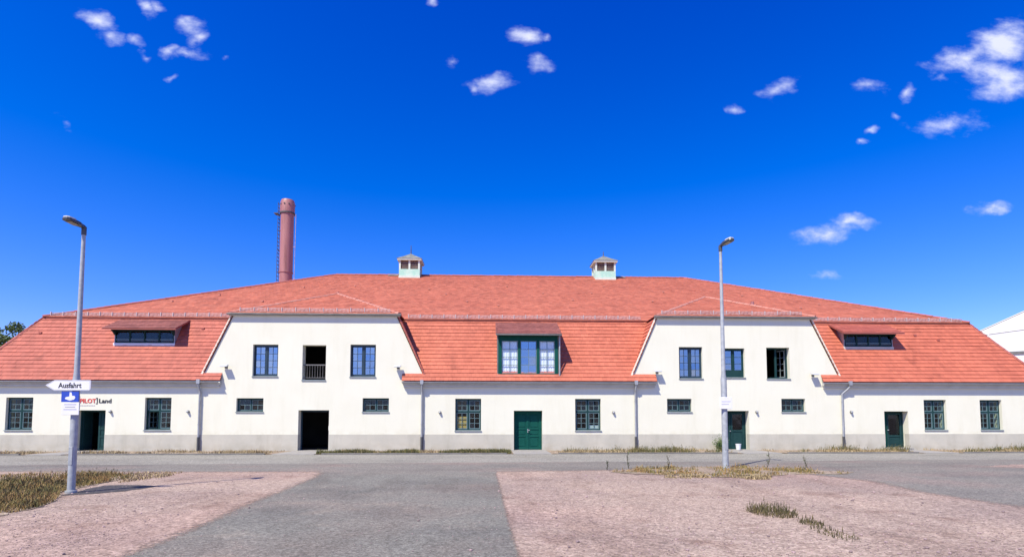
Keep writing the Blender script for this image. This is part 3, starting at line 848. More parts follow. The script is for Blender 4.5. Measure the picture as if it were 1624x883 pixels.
def pane(w, h, m):
    k = (round(w, 2), round(h, 2), m.name)
    if k not in pane_cache:
        b = MB(); b.box(-w / 2, w / 2, -.003, .003, -h / 2, h / 2); pane_cache[k] = b.mesh('pane', m)
    return pane_cache[k]


def sash(fr, x0, x1, z0, z1, y, cols, rows, gm_, barm, skip=False, fw=.045):
    """one glazed casement: panes as single sheets between the bars"""
    bars = MB()
    bars.box(x0, x0 + fw, y - .02, y + .02, z0, z1); bars.box(x1 - fw, x1, y - .02, y + .02, z0, z1)
    bars.box(x0 + fw, x1 - fw, y - .019, y + .019, z0, z0 + fw); bars.box(x0 + fw, x1 - fw, y - .019, y + .019, z1 - fw, z1)
    a, b, c, d = x0 + fw, x1 - fw, z0 + fw, z1 - fw
    w = (b - a) / cols; h = (d - c) / rows
    for i in range(1, cols): bars.box(a + i * w - .012, a + i * w + .012, y - .014, y + .014, c, d)
    for j in range(1, rows): bars.box(a, b, y - .016, y + .016, c + j * h - .012, c + j * h + .012)
    bars.build('sash', barm, fr)
    for i in range(cols):
        for j in range(rows):
            o = link('pane', pane(w - .02, h - .02, gm_), fr, loc=(a + (i + .5) * w, y + .004, c + (j + .5) * h))
            o.rotation_euler = (random.uniform(-.012, .02), 0, random.uniform(-.02, .02))


def window(op, kind, y=Y0 + .2, glassm=None, frm=None, barm=None, open_=()):
    x0, x1, z0, z1 = op
    frm = frm or M['green_dark']; barm = barm or M['bar']; glassm = glassm or M['glass_low']
    f = MB(); fw = .055
    f.box(x0 + .002, x0 + fw, y - .035, y + .05, z0 + .04, z1 - .002); f.box(x1 - fw, x1 - .002, y - .035, y + .05, z0 + .04, z1 - .002)
    f.box(x0 + fw, x1 - fw, y - .033, y + .05, z1 - fw - .02, z1 - .002); f.box(x0 + fw, x1 - fw, y - .033, y + .05, z0 + .04, z0 + fw + .05)
    cx = (x0 + x1) / 2; ia, ib, ic, id_ = x0 + fw, x1 - fw, z0 + fw + .05, z1 - fw - .02
    if kind == 'casement':            # transom light over two casements
        zt = ic + (id_ - ic) * .60
        f.box(cx - .045, cx + .045, y - .036, y + .05, ic, id_); f.box(ia, cx - .045, y - .034, y + .05, zt - .04, zt + .04); f.box(cx + .045, ib, y - .034, y + .05, zt - .04, zt + .04)
        fr = f.build('window', frm, hall)
        for k, (a, b) in enumerate(((ia, cx - .045), (cx + .045, ib))):
            sash(fr, a, b, zt + .04, id_, y, 2, 2, glassm, barm)
            if k in open_: continue
            sash(fr, a, b, ic, zt - .04, y, 2, 3, glassm, barm)
    elif kind == 'pair':              # two tall casements
        f.box(cx - .045, cx + .045, y - .036, y + .05, ic, id_)
        fr = f.build('window', frm, hall)
        for k, (a, b) in enumerate(((ia, cx - .045), (cx + .045, ib))):
            if k in open_: continue
            sash(fr, a, b, ic, id_, y, 2, 4, glassm, barm)
    elif kind == 'low':
        f.box(cx - .03, cx + .03, y - .036, y + .05, ic, id_)
        fr = f.build('window', frm, hall)
        for a, b in ((ia, cx - .03), (cx + .03, ib)): sash(fr, a, b, ic, id_, y, 2, 2, glassm, barm, fw=.03)
    elif kind == 'panelled':
        zt = ic + .28
        f.box(ia, ib, y - .034, y + .04, ic, zt); f.box(cx - .04, cx + .04, y - .036, y + .05, zt, id_)
        fr = f.build('window', frm, hall)
        for a, b in ((ia, cx - .04), (cx + .04, ib)): sash(fr, a, b, zt, id_, y, 1, 3, glassm, barm)
    s = MB(); s.hexa([(x0 - .03, Y0 - .05, z0 - .015), (x1 + .03, Y0 - .05, z0 - .015), (x1 + .03, Y0 - .002, z0 - .015), (x0 - .03, Y0 - .002, z0 - .015),
                      (x0 - .03, Y0 - .05, z0 + .012), (x1 + .03, Y0 - .05, z0 + .012), (x1 + .03, Y0 - .002, z0 + .03), (x0 - .03, Y0 - .002, z0 + .03)])
    s.hexa([(x0 + .003, Y0 - .001, z0 + .003), (x1 - .003, Y0 - .001, z0 + .003), (x1 - .003, y - .036, z0 + .003), (x0 + .003, y - .036, z0 + .003),
            (x0 + .003, Y0 - .001, z0 + .031), (x1 - .003, Y0 - .001, z0 + .031), (x1 - .003, y - .036, z0 + .045), (x0 + .003, y - .036, z0 + .045)])
    s.build('sill', M['sill'], fr)
    return fr


def open_sash(fr, hinge, y, ang, w, z0, z1, cols, rows, barm, gm_):
    """a casement swung into the room about a vertical hinge"""
    b = MB(); fw = .045; d = Vector((cos(ang), sin(ang), 0)); n = Vector((-d.y, d.x, 0)) * .018
    H = Vector((hinge, y, 0))

    def bar(a0, a1, c0, c1):
        p = [H + d * a0 - n, H + d * a1 - n, H + d * a1 + n, H + d * a0 + n]
        b.hexa([(q.x, q.y, c0) for q in p] + [(q.x, q.y, c1) for q in p])
    bar(0, fw, z0, z1); bar(w - fw, w, z0, z1); bar(fw, w - fw, z0, z0 + fw); bar(fw, w - fw, z1 - fw, z1)
    for i in range(1, cols): bar(fw + (w - 2 * fw) * i / cols - .011, fw + (w - 2 * fw) * i / cols + .011, z0 + fw, z1 - fw)
    for j in range(1, rows): z = z0 + fw + (z1 - z0 - 2 * fw) * j / rows; bar(fw, w - fw, z - .011, z + .011)
    b.build('open_sash', barm, fr)
    g_ = MB(); p0 = H + d * fw; p1 = H + d * (w - fw)
    g_.quad((p0.x, p0.y, z0 + fw), (p1.x, p1.y, z0 + fw), (p1.x, p1.y, z1 - fw), (p0.x, p0.y, z1 - fw)); g_.build('pane', gm_, fr)


window(W1, 'casement')
f2 = window(W2, 'casement', open_=(0,)); open_sash(f2, W2[0] + .08, Y0 + .25, radians(75), .55, W2[2] + .12, W2[2] + 1.0, 2, 3, M['bar'], M['glass_low'])
window(W3, 'casement'); window(W4, 'casement'); window(W5, 'casement'); window(W6, 'casement')
window(U1, 'pair', glassm=M['glass_up'], frm=M['blue_frame'], barm=M['blue_frame'])
window(U3, 'pair', glassm=M['glass_up'], frm=M['blue_frame'], barm=M['blue_frame'])
window(U4, 'pair', glassm=M['glass_up'], frm=M['blue_frame'], barm=M['blue_frame'])
window(U5, 'panelled', glassm=M['glass_up'], frm=M['green_dark'], barm=M['green_dark'])
f6 = window(U6, 'pair', glassm=M['glass_up'], frm=M['green_dark'], barm=M['bar'], open_=(0, 1), y=Y0 + .3)
open_sash(f6, U6[1] - .08, Y0 + .36, radians(118), .56, U6[2] + .12, U6[3] - .1, 2, 4, M['sill'], M['glass_low'])
for S in (S1, S2, S3, S4): window(S, 'low')
# open loading door with an iron railing
x0, x1, z0, z1 = U2
m = MB(); m.box(x0 + .002, x1 - .002, Y0 + .16, Y0 + .20, z0 + .80, z0 + .86); rl = m.build('railing', M['zinc_dark'], hall)
m = MB(); m.box(x0 + .002, x1 - .002, Y0 + .165, Y0 + .195, z0 + .14, z0 + .17); m.build('bottom_rail', M['zinc_dark'], rl)
for i in range(9):
    x = x0 + (i + .5) * (x1 - x0) / 9
    m = MB(); m.box(x - .009, x + .009, Y0 + .171, Y0 + .189, z0 + .17, z0 + .80); m.build('baluster', M['zinc_dark'], rl)
m = MB(); m.box(x0 - .02, x1 + .02, Y0 - .04, Y0 + WT, z0 - .03, z0 + .035); m.build('threshold', M['sill'], hall)


# ------------------------------------------------------------------ doors
def leaf(parent, x0, x1, z0, z1, y, panels, m_, hinge=None, ang=0, glazed=False):
    """door leaf with raised frame and sunk panels"""
    b = MB(); st = .10
    zs = [z0] + [z0 + (z1 - z0) * p for p in panels] + [z1]

    def T(p):
        if hinge is None: return p
        dx, dy = p[0] - hinge, p[1] - y
        return (hinge + dx * cos(ang) - dy * sin(ang), y + dx * sin(ang) + dy * cos(ang), p[2])

    def bx(a0, a1, b0, b1, c0, c1):
        b.hexa([T(p) for p in [(a0, b0, c0), (a1, b0, c0), (a1, b1, c0), (a0, b1, c0), (a0, b0, c1), (a1, b0, c1), (a1, b1, c1), (a0, b1, c1)]])
    bx(x0, x0 + st, y - .025, y + .025, z0, z1); bx(x1 - st, x1, y - .025, y + .025, z0, z1)
    for i, z in enumerate(zs):
        lo_ = z if i == 0 else z - .05; hi_ = z if i == len(zs) - 1 else z + .05
        if i == 0: hi_ = z + .14
        if i == len(zs) - 1: lo_ = z - .10
        bx(x0 + st, x1 - st, y - .024, y + .024, lo_, hi_)
    n = len(zs) - 1
    for i in range(n):
        if glazed and i == n - 1: continue
        a, c = zs[i] + (.14 if i == 0 else .05), zs[i + 1] - (.10 if i == n - 1 else .05)
        bx(x0 + st, x1 - st, y + .0, y + .015, a, c); bx(x0 + st + .05, x1 - st - .05, y - .014, y + .001, a + .05, c - .05)
    d = b.build('door_leaf', m_, parent, bevel=.006)
    return d


def door_frame(op, y, m_):
    x0, x1, z0, z1 = op; f = MB()
    f.box(x0 + .007, x0 + .07, y - .03, y + .06, z0 + .046, z1 - .003); f.box(x1 - .07, x1 - .007, y - .03, y + .06, z0 + .046, z1 - .003)
    f.box(x0 + .07, x1 - .07, y - .029, y + .06, z1 - .08, z1 - .003)
    return f.build('door', m_, hall)


# closed double door in the middle
yd = Y0 + .34
fr = door_frame(D3, yd, M['green']); cx = (D3[0] + D3[1]) / 2
leaf(fr, D3[0] + .07, cx - .004, .05, 2.03, yd, (.36, .56), M['green']); leaf(fr, cx + .004, D3[1] - .07, .05, 2.03, yd, (.36, .56), M['green'])
m = MB(); m.box(cx - .03, cx + .03, yd - .045, yd - .026, .05, 2.03); m.build('cover_strip', M['green'], fr)
m = MB(); m.box(cx - .018, cx + .018, yd - .075, yd - .046, .95, 1.15); m.tube([(cx, yd - .07, 1.08), (cx, yd - .12, 1.08), (cx + .11, yd - .12, 1.08)], .014, 6); m.build('handle', M['zinc'], fr)
# left wing door, leaf swung inwards at the right
yd = Y0 + .44
fr = door_frame(D1, yd, M['green_dark'])
leaf(fr, D1[1] - .62, D1[1] - .08, .05, 2.02, yd + .03, (.36, .56), M['green_dark'])
leaf(fr, D1[0] + .08, D1[0] + .75, .05, 2.02, yd + .06, (.36, .56), M['green_dark'], hinge=D1[0] + .08, ang=radians(88))
# left gable door stands open
fr = door_frame(D2, Y0 + .44, M['blue_frame'])
leaf(fr, D2[0] + .8, D2[1] - .08, .05, 2.02, Y0 + .5, (.36, .56), M['green_dark'], hinge=D2[1] - .08, ang=-radians(95))
m = MB(); m.box(D2[1] - .035, D2[1] - .006, Y0 + .06, Y0 + .2, 1.08, 1.32); m.build('white_block', M['white_thing'], hall)  # small white block on the right reveal
# right gable door, half glazed
fr = door_frame(D4, Y0 + .44, M['green_dark'])
leaf(fr, D4[0] + .08, D4[0] + .62, .05, 2.02, Y0 + .46, (.5,), M['green_dark'], glazed=True)  # both leaves take the darker green to carry the recess shade
leaf(fr, D4[0] + .64, D4[1] - .08, .05, 2.02, Y0 + .46, (.5,), M['green_dark'], glazed=True)
m = MB(); m.box(D4[0] + .1, D4[1] - .1, Y0 + .465, Y0 + .471, 1.0, 1.95); m.build('pane', M['glass_low'], fr)
m = MB(); m.box(D4[0] + .57, D4[0] + .61, Y0 + .37, Y0 + .434, 1.0, 1.05); m.build('handle', M['zinc'], fr)
# right wing door
fr = door_frame(D5, Y0 + .44, M['green_dark'])
leaf(fr, D5[0] + .08, D5[0] + .40, .13, 2.0, Y0 + .46, (.33, .6), M['green'])
leaf(fr, D5[0] + .42, D5[1] - .08, .13, 2.0, Y0 + .46, (.33,), M['green_dark'], glazed=True)  # recess shade put in by the darker green; left leaf keeps the lit green
m = MB(); m.box(D5[0] + .5, D5[1] - .1, Y0 + .465, Y0 + .471, .8, 1.95); m.build('pane', M['glass_low'], fr)
m = MB(); m.box(D5[0] + .44, D5[0] + .5, Y0 + .37, Y0 + .434, 1.05, 1.1); m.build('handle', M['zinc'], fr)

# ------------------------------------------------------------------ dormers
# wide window dormer over the middle door, front flush with the facade
dx0, dx1, dz0, dz1 = .36, 3.66, 3.98, 6.16
m = MB()
yf = Y0 - .0


def roof_y(z): return YE + (z - ZE) / TL


for x in (dx0, dx1 - .06):
    zt = 6.28
    m.add([(x, yf, dz0 - .2), (x, yf, zt), (x, roof_y(7.15), 7.0), (x + .06, yf, dz0 - .2), (x + .06, yf, zt), (x + .06, roof_y(7.15), 7.0)],
          [(0, 1, 2), (3, 5, 4), (0, 3, 4, 1), (1, 4, 5, 2), (0, 2, 5, 3)])
dorm = m.build('dormer', M['zinc_dark'], hall)
m = MB()
yw = yf + .02
m.box(dx0 + .06, dx1 - .06, yw - .03, yw + .045, dz1 - .34, dz1 + .1)
m.box(dx0 + .06, dx1 - .06, yw - .04, yw + .045, dz0 - .03, dz0 + .10)
wins = [(.60, 1.47), (1.60, 2.47), (2.60, 3.44)]
zb, zt_ = dz0 + .10, dz1 - .34
prev = dx0 + .06
for a, b in wins:
    m.box(prev, a, yw - .05, yw + .045, zb, zt_); prev = b
m.box(prev, dx1 - .06, yw - .05, yw + .045, zb, zt_)
m.build('dormer_frame', M['green'], dorm)
for i, (a, b) in enumerate(wins):
    sash(dorm, a, b, zb, zt_, yw, 2, 4, M['glass_dormer'] if i != 1 else M['glass_up'], M['bar'], fw=.035)
    if i != 1:
        cmb = MB()
        n_ = 14
        for k in range(n_):
            xa = a - .03 + (b - a + .06) * k / n_; xb = a - .03 + (b - a + .06) * (k + 1) / n_
            ya = yw + .05 + .02 * (k % 2); yb2 = yw + .05 + .02 * ((k + 1) % 2)
            cmb.quad((xa, ya, zb), (xb, yb2, zb), (xb, yb2, zt_), (xa, ya, zt_))
        cmb.build('curtain', M['curtain'], dorm, smooth=False)
    else:
        cmb = MB()
        for k in range(14):
            xa = a - .03 + (b - a + .06) * k / 14; xb = a - .03 + (b - a + .06) * (k + 1) / 14
            cmb.quad((xa, yw + .05 + .02 * (k % 2), zb), (xb, yw + .05 + .02 * ((k + 1) % 2), zb), (xb, yw + .05 + .02 * ((k + 1) % 2), zb + .5), (xa, yw + .05 + .02 * (k % 2), zb + .5))
        cmb.build('curtain', M['curtain'], dorm)
m = MB(); m.box(dx0 - .06, dx1 + .05, yf - .10, yf - .005, dz0 - .07, dz0 - .035); m.build('flashing', M['zinc'], dorm)
m = MB(); m.box(dx0 + .08, dx1 - .08, yw + .35, yw + .37, dz0 - .02, dz1); m.build('shade_backing', M['dark'], dorm)  # black sheet added behind the panes as the dormer's inner darkness
dl = sqrt((31.95 - 29.62) ** 2 + .86 ** 2)


def shed_roof(x0, x1, y0, z0, y1, z1, parent, tmat):
    m = MB(); th = .07
    m.hexa([(x0, y0, z0 - th), (x1, y0, z0 - th), (x1, y1, z1 - th), (x0, y1, z1 - th), (x0, y0, z0 - .01), (x1, y0, z0 - .01), (x1, y1, z1 - .01), (x0, y1, z1 - .01)])
    m.build('dormer_roof', M['ridge'], parent)
    d = Vector((0, y1 - y0, z1 - z0)); V = d.length
    t = MB(); u = Vector((1, 0, 0)); v = d.normalized(); n = u.cross(v); rows = int(V / .3) + 1; rh = V / rows
    for r in range(rows):
        k = 0; x = x0 - (.115 if r % 2 else 0)
        while x < x1:
            a, b = max(x, x0) + .004, min(x + .23, x1) - .004; x += .23
            if b - a < .02: continue
            P = lambda q, s, h: Vector((q, y0, z0)) + v * s + n * h
            j = random.uniform(-.004, .005); s0, s1 = r * rh, min(V, (r + 1.08) * rh)
            t.add([P(a, s0, .032 + j), P(b, s0, .032 + j), P(b, s1, .006), P(a, s1, .006), P(a, s0, .008), P(b, s0, .008)], [(0, 1, 2, 3), (4, 5, 1, 0), (4, 0, 3), (1, 5, 2)])
    o = t.build('roof_tiles', tmat, parent, fix=False); o['kind'] = 'stuff'


shed_roof(dx0 - .08, dx1 + .12, 29.66, 6.15, 31.92, 7.14, dorm, M['tile_brown'])
m = MB(); m.tube([(dx1 + .03, yf - .06, 6.1), (dx1 + .03, yf - .06, 3.98)], .042, 8); m.build('downpipe', M['zinc'], dorm, smooth=True)
m = MB(); m.box(dx0 - .08, dx1 + .12, 29.60, 29.655, 6.06, 6.14); m.build('gutter', M['zinc_dark'], dorm, bevel=.02)
# low shed dormers on the wings
for (a, b) in ((-20.15, -16.98), (19.9, 22.72)):
    y = 31.02; z0 = roof_y  # front wall stands on the slope
    zb_ = ZE + (y - YE) * TL - .05; zt2 = 6.72
    m = MB()
    for x in (a, b - .05):
        m.add([(x, y, zb_ - .1), (x, y, zt2), (x, roof_y(7.1), 7.1), (x + .05, y, zb_ - .1), (x + .05, y, zt2), (x + .05, roof_y(7.1), 7.1)],
              [(0, 1, 2), (3, 5, 4), (0, 3, 4, 1), (1, 4, 5, 2), (0, 2, 5, 3)])
    dm = m.build('dormer', M['zinc'], hall)
    m = MB(); m.box(a - .03, b + .03, y - .06, y + .05, zb_ - .04, zb_ + .13); m.build('apron', M['sign_white'] if a < 0 else M['cornice'], dm, bevel=.01)
    m = MB(); n_ = 4; w = (b - a - .1) / n_
    zs0 = zb_ + .14
    m.box(a + .05, b - .05, y - .02, y + .05, zs0, zs0 + .07); m.box(a + .05, b - .05, y - .02, y + .05, zt2 - .35, zt2 - .02)
    for k in range(n_ + 1): m.box(a + .05 + k * w - .04 * (k > 0), a + .05 + k * w + .04 * (k < n_), y - .022, y + .05, zs0 + .07, zt2 - .35)
    m.build('dormer_frame', M['green_dark'], dm)
    for k in range(n_):
        link('pane', pane(w - .08, zt2 - .42 - zs0, M['glass_low']), dm, loc=(a + .05 + (k + .5) * w, y + .015, (zs0 + .07 + zt2 - .35) / 2))
        mm = MB(); zz = zs0 + .08; mm.box(a + .1 + k * w, a + (k + 1) * w, y - .012, y + .03, zz + .07, zz + .13); mm.build('glazing_bar', M['bar'], dm)
    mm = MB(); mm.box(a + .06, b - .06, y + .10, y + .12, zb_ + .02, zt2 - .03); mm.build('shade_backing', M['dark'], dm)  # near-black sheet added so the panes look into shade
    shed_roof(a - .32, b + .32, 30.46, 6.45, 31.98, 7.17, dm, M['tile_brown'] if a < 0 else M['tile_dim'])
    for x in (a + .05, b - .05):
        mm = MB(); mm.hexa([(x - .04, 30.66, 6.4), (x + .04, 30.66, 6.4), (x + .04, y - .02, 6.15), (x - .04, y - .02, 6.15), (x - .04, 30.66, 6.47), (x + .04, 30.66, 6.47), (x + .04, y - .02, 6.6), (x - .04, y - .02, 6.6)])
        mm.build('bracket', M['green_dark'], dm)

# ------------------------------------------------------------------ ridge turrets
for (cx, spire) in ((-6.28, .62), (9.02, .3)):
    cy_ = 44.35; h = .8; zb_ = ZR - .32; zt2 = ZR + 1.0
    m = MB(); m.box(cx - h, cx + h, cy_ - h, cy_ + h, zb_ - .5, zb_ + .58)
    t = m.build('roof_turret', M['mint'], hall)
    m = MB()
    for sx in (-1, 1):
        for sy in (-1, 1): m.box(cx + sx * h - .13 * (sx > 0), cx + sx * h + .13 * (sx < 0), cy_ + sy * h - .13 * (sy > 0), cy_ + sy * h + .13 * (sy < 0), zb_ + .58, zt2 - .05)
    for (xx, yy_) in ((cx, cy_ - h + .07), (cx, cy_ + h - .07)): m.box(xx - .07, xx + .07, yy_ - .065, yy_ + .065, zb_ + .58, zt2 - .05)
    for (xx, yy_) in ((cx - h + .07, cy_), (cx + h - .07, cy_)): m.box(xx - .065, xx + .065, yy_ - .07, yy_ + .07, zb_ + .58, zt2 - .05)
    m.box(cx - h - .02, cx + h + .02, cy_ - h - .02, cy_ - h + .05, zb_ - .5, zb_ + .07)
    m.build('post', M['cream'], t)
    m = MB(); m.box(cx - h + .12, cx + h - .12, cy_ - h + .12, cy_ + h - .12, zb_ + .5, zt2 - .05)
    for k in range(5):
        z = zb_ + .62 + k * .13
        for yy_ in (cy_ - h + .06, cy_ + h - .1): m.hexa([(cx - h + .1, yy_, z), (cx + h - .1, yy_, z), (cx + h - .1, yy_ + .07, z + .06), (cx - h + .1, yy_ + .07, z + .06), (cx - h + .1, yy_, z + .025), (cx + h - .1, yy_, z + .025), (cx + h - .1, yy_ + .07, z + .085), (cx - h + .1, yy_ + .07, z + .085)])
    m.build('louvre', M['louvre'], t)
    m = MB(); e = h + .13; m.box(cx - e, cx + e, cy_ - e, cy_ + e, zt2 - .05, zt2 + .07); m.build('eaves', M['cream'], t)
    m = MB(); e = h + .17
    rings = [(e, zt2 + .072), (e * .62, zt2 + .30), (e * .30, zt2 + .50), (.03, zt2 + .68)]
    for (r0, z0_), (r1, z1_) in zip(rings, rings[1:]):
        q0 = [(cx - r0, cy_ - r0, z0_), (cx + r0, cy_ - r0, z0_), (cx + r0, cy_ + r0, z0_), (cx - r0, cy_ + r0, z0_)]
        q1 = [(cx - r1, cy_ - r1, z1_), (cx + r1, cy_ - r1, z1_), (cx + r1, cy_ + r1, z1_), (cx - r1, cy_ + r1, z1_)]
        for k in range(4): m.quad(q0[k], q0[(k + 1) % 4], q1[(k + 1) % 4], q1[k])
    m.quad((cx - e, cy_ - e, zt2 + .0715), (cx + e, cy_ - e, zt2 + .0715), (cx + e, cy_ + e, zt2 + .0715), (cx - e, cy_ + e, zt2 + .0715))
    m.build('turret_roof', M['slate'], t)
    m = MB(); m.tube([(cx, cy_, zt2 + .62), (cx, cy_, zt2 + .72), (cx, cy_, zt2 + .75 + spire)], [.07, .045, .02], 8); m.build('finial', M['iron'], t)
    fx = cx - 1.35 if cx < 0 else cx + 1.3
    m = MB(); m.hexa([(fx - .4, YR - .42, ZR - .14), (fx + .4, YR - .42, ZR - .14), (fx + .4, YR + .2, ZR + .02), (fx - .4, YR + .2, ZR + .02),
                      (fx - .4, YR - .42, ZR - .08), (fx + .4, YR - .42, ZR - .08), (fx + .36, YR + .2, ZR + .16), (fx - .36, YR + .2, ZR + .16)])
    m.build('flashing', M['slate'], t)

# ------------------------------------------------------------------ chimney
CHX, CHY = -15.85, 44.0
m = MB(); r = .49
m.tube([(CHX, CHY, 10.4), (CHX, CHY, 12.95), (CHX, CHY, 12.96), (CHX, CHY, 13.06), (CHX, CHY, 13.07), (CHX, CHY, 17.7), (CHX, CHY, 17.71), (CHX, CHY, 18.5), (CHX, CHY, 18.72), (CHX, CHY, 18.73)],
       [r * .98, r * .98, r * 1.07, r * 1.07, r, r, r * 1.1, r * 1.1, r * .95, r * .7], 40)
ch = m.build('chimney', M['chimney'], hall, smooth=True); ch['label'] = 'tall round dusky red steel chimney rising behind the left hip of the roof'
m = MB(); m.tube([(CHX, CHY, 17.62), (CHX, CHY, 17.72)], r * 1.16, 40); m.build('collar', M['iron'], ch)
for k in range(10):
    a = 2 * pi * k / 10 + .2; m = MB()
    m.box(CHX + cos(a) * r * 1.1 - .05, CHX + cos(a) * r * 1.1 + .05, CHY + sin(a) * r * 1.1 - .05, CHY + sin(a) * r * 1.1 + .05, 18.30, 18.36)
    m.build('vent_slot', M['iron'], ch)
m = MB()
lx = CHX - r - .16
for yy_ in (CHY - .2, CHY + .2): m.tube([(lx, yy_, 10.5), (lx, yy_, 18.5)], .022, 6)
for k in range(26): z = 10.9 + k * .3; m.box(lx - .02, lx + .02, CHY - .2, CHY + .2, z, z + .035)
for k in range(5): z = 11.5 + k * 1.6; m.box(lx, CHX - r + .05, CHY - .03, CHY + .03, z, z + .05)
m.box(lx - .32, lx, CHY - .25, CHY + .25, 17.62, 17.66)
m.build('ladder', M['iron'], ch)
m = MB(); m.tube([(CHX + r + .17, CHY - .1, 10.8), (CHX + r + .2, CHY - .1, 17.6)], .022, 6)
for z in (12.5, 15, 17.4): m.box(CHX + r - .03, CHX + r + .2, CHY - .115, CHY - .085, z, z + .03)
m.build('cable', M['guard'], ch)

# small vent tiles and hooks dotted over the upper roof
vm = MB(); vm.hexa([(-.06, -.08, .0), (.06, -.08, .0), (.06, .08, .06), (-.06, .08, .06), (-.05, -.07, .08), (.05, -.07, .08), (.04, .08, .10), (-.04, .08, .10)])
vml = vm.mesh('vent_tile', M['ridge_pale'])
for i, (x, dy) in enumerate([(-17.6, 5.2), (-14.2, 3.6), (-9.6, 8.2), (-10.3, 6.2), (-4.3, 7.4), (-3.0, 6.0), (-1.5, 4.0), (1.2, 8.6), (3.6, 6.4), (.5, 3.0), (5.4, 4.6), (7.0, 6.6), (10.6, 4.4), (8.3, 8.8), (12.2, 7.2), (14.8, 5.4), (17.4, 6.2), (19.7, 3.0), (21.5, 4.0), (-13.0, 7.6), (-19.6, 3.4)]):
    link('vent_tile', vml, hall, loc=(x, YK + dy, ZK + dy * TANU + .03))
m = MB(); m.tube([(15.85, 33.4, 7.8), (15.85, 33.4, 8.75)], .10, 12); m.build('vent_pipe', M['chimney'], hall, smooth=True)
for x, y in ((-24.3, 31.4), (-19.9, 31.7), (-15.8, 31.6), (24.4, 31.5), (25.6, 31.3)):
    z = ZE + (y - YE) * TL; m = MB(); m.box(x - .07, x + .07, y - .06, y + .1, z + .02, z + .11); m.build('roof_hook', M['ridge'], hall)

# ------------------------------------------------------------------ things fixed to the facade
def wall_lamp(x, z, dirx, label):
    t = thing('wall_lamp', (x, Y0, z), label, 'wall lamp', 'floodlights on the gable walls')
    m = MB(); m.box(x - .07, x + .07, Y0 - .03, Y0 - .002, z - .07, z + .07); m.tube([(x, Y0 - .02, z), (x, Y0 - .16, z + .02)], .025, 8); m.build('bracket', M['lamp_dark'], t)
    m = MB(); d = dirx * .0
    m.hexa([(x - .19, Y0 - .36, z - .02), (x + .19, Y0 - .36, z - .02), (x + .19, Y0 - .12, z + .04), (x - .19, Y0 - .12, z + .04), (x - .17, Y0 - .34, z + .05), (x + .17, Y0 - .34, z + .05), (x + .17, Y0 - .13, z + .11), (x - .17, Y0 - .13, z + .11)])
    m.build('lamp_head', M['lamp_top'], t, bevel=.01)
    m = MB(); m.hexa([(x - .15, Y0 - .34, z - .028), (x + .15, Y0 - .34, z - .028), (x + .15, Y0 - .15, z + .018), (x - .15, Y0 - .15, z + .018), (x - .15, Y0 - .34, z - .018), (x + .15, Y0 - .34, z - .018), (x + .15, Y0 - .15, z + .028), (x - .15, Y0 - .15, z + .028)])
    m.build('lens', M['lens'], t)


wall_lamp(-13.75, 4.38, 1, 'grey floodlight on the left end of the left gable wall')
wall_lamp(-4.85, 4.38, 1, 'grey floodlight on the right end of the left gable wall')
wall_lamp(8.92, 4.18, 1, 'grey floodlight on the left end of the right gable wall')
wall_lamp(17.45, 4.05, 1, 'grey floodlight on the right end of the right gable wall')


def spout(x, z, label):
    t = thing('wall_light', (x, Y0, z), label, 'wall light', 'small round lights on the white wall')
    m = MB(); m.tube([(x, Y0 - .001, z), (x, Y0 - .05, z)], .075, 12); m.build('base', M['zinc_dark'], t)
    m = MB(); m.tube([(x, Y0 - .05, z), (x, Y0 - .12, z - .01), (x, Y0 - .14, z - .01)], [.065, .055, .03], 12); m.build('lamp_cover', M['zinc'], t, smooth=True)


spout(-15.6, 2.05, 'small round wall light between the left wing window and the first downpipe')
spout(-2.64, 2.02, 'small round wall light left of the window with the yellow card')
spout(6.55, 2.02, 'small round wall light right of the window with the white paper')
spout(14.3, 2.05, 'small round wall light beside the doorway behind the right lamp post')
spout(19.5, 2.05, 'small round wall light just right of the rightmost downpipe')
spout(-19.5, 2.05, 'small round wall light beside the door under the red and black lettering')

# lettering on the wall over the left door
ws = thing('wall_sign', (-20.3, Y0, 2.5), 'red and black company lettering on the wall above the left wing door', 'sign')
text_mesh('lettering', 'PILOT', .30, M['red_ink'], ws, (-21.08, Y0 - .012, 2.50), width=.80, ext=.006, bold=.006)
text_mesh('lettering', 'Land', .30, M['ink'], ws, (-20.13, Y0 - .012, 2.50), width=.62, ext=.006, bold=.006)
m = MB(); m.box(-20.22, -20.185, Y0 - .016, Y0 - .003, 2.44, 2.76); m.box(-20.27, -20.22, Y0 - .016, Y0 - .003, 2.725, 2.76); m.box(-20.27, -20.22, Y0 - .016, Y0 - .003, 2.44, 2.475); m.build('divider', M['ink'], ws)
m = MB()
for i in range(9): m.box(-21.05 + i * .085, -20.99 + i * .085, Y0 - .008, Y0 - .003, 2.34, 2.375)
m.build('small_print', M['pale_ink'], ws)

t = MB(); t.box(W3[0] + .10, W3[0] + .62, Y0 + .25, Y0 + .262, 1.16, 1.80)
tag(t.build('yellow_card', M['yellow']), 'yellow card standing behind the lower left panes of a window', 'card')
t = MB(); t.box(W4[0] + .74, W4[1] - .10, Y0 + .25, Y0 + .256, 1.14, 1.36)
tag(t.build('paper_sheet', M['white_thing']), 'white paper sheet behind the bottom right panes of a window', 'paper')

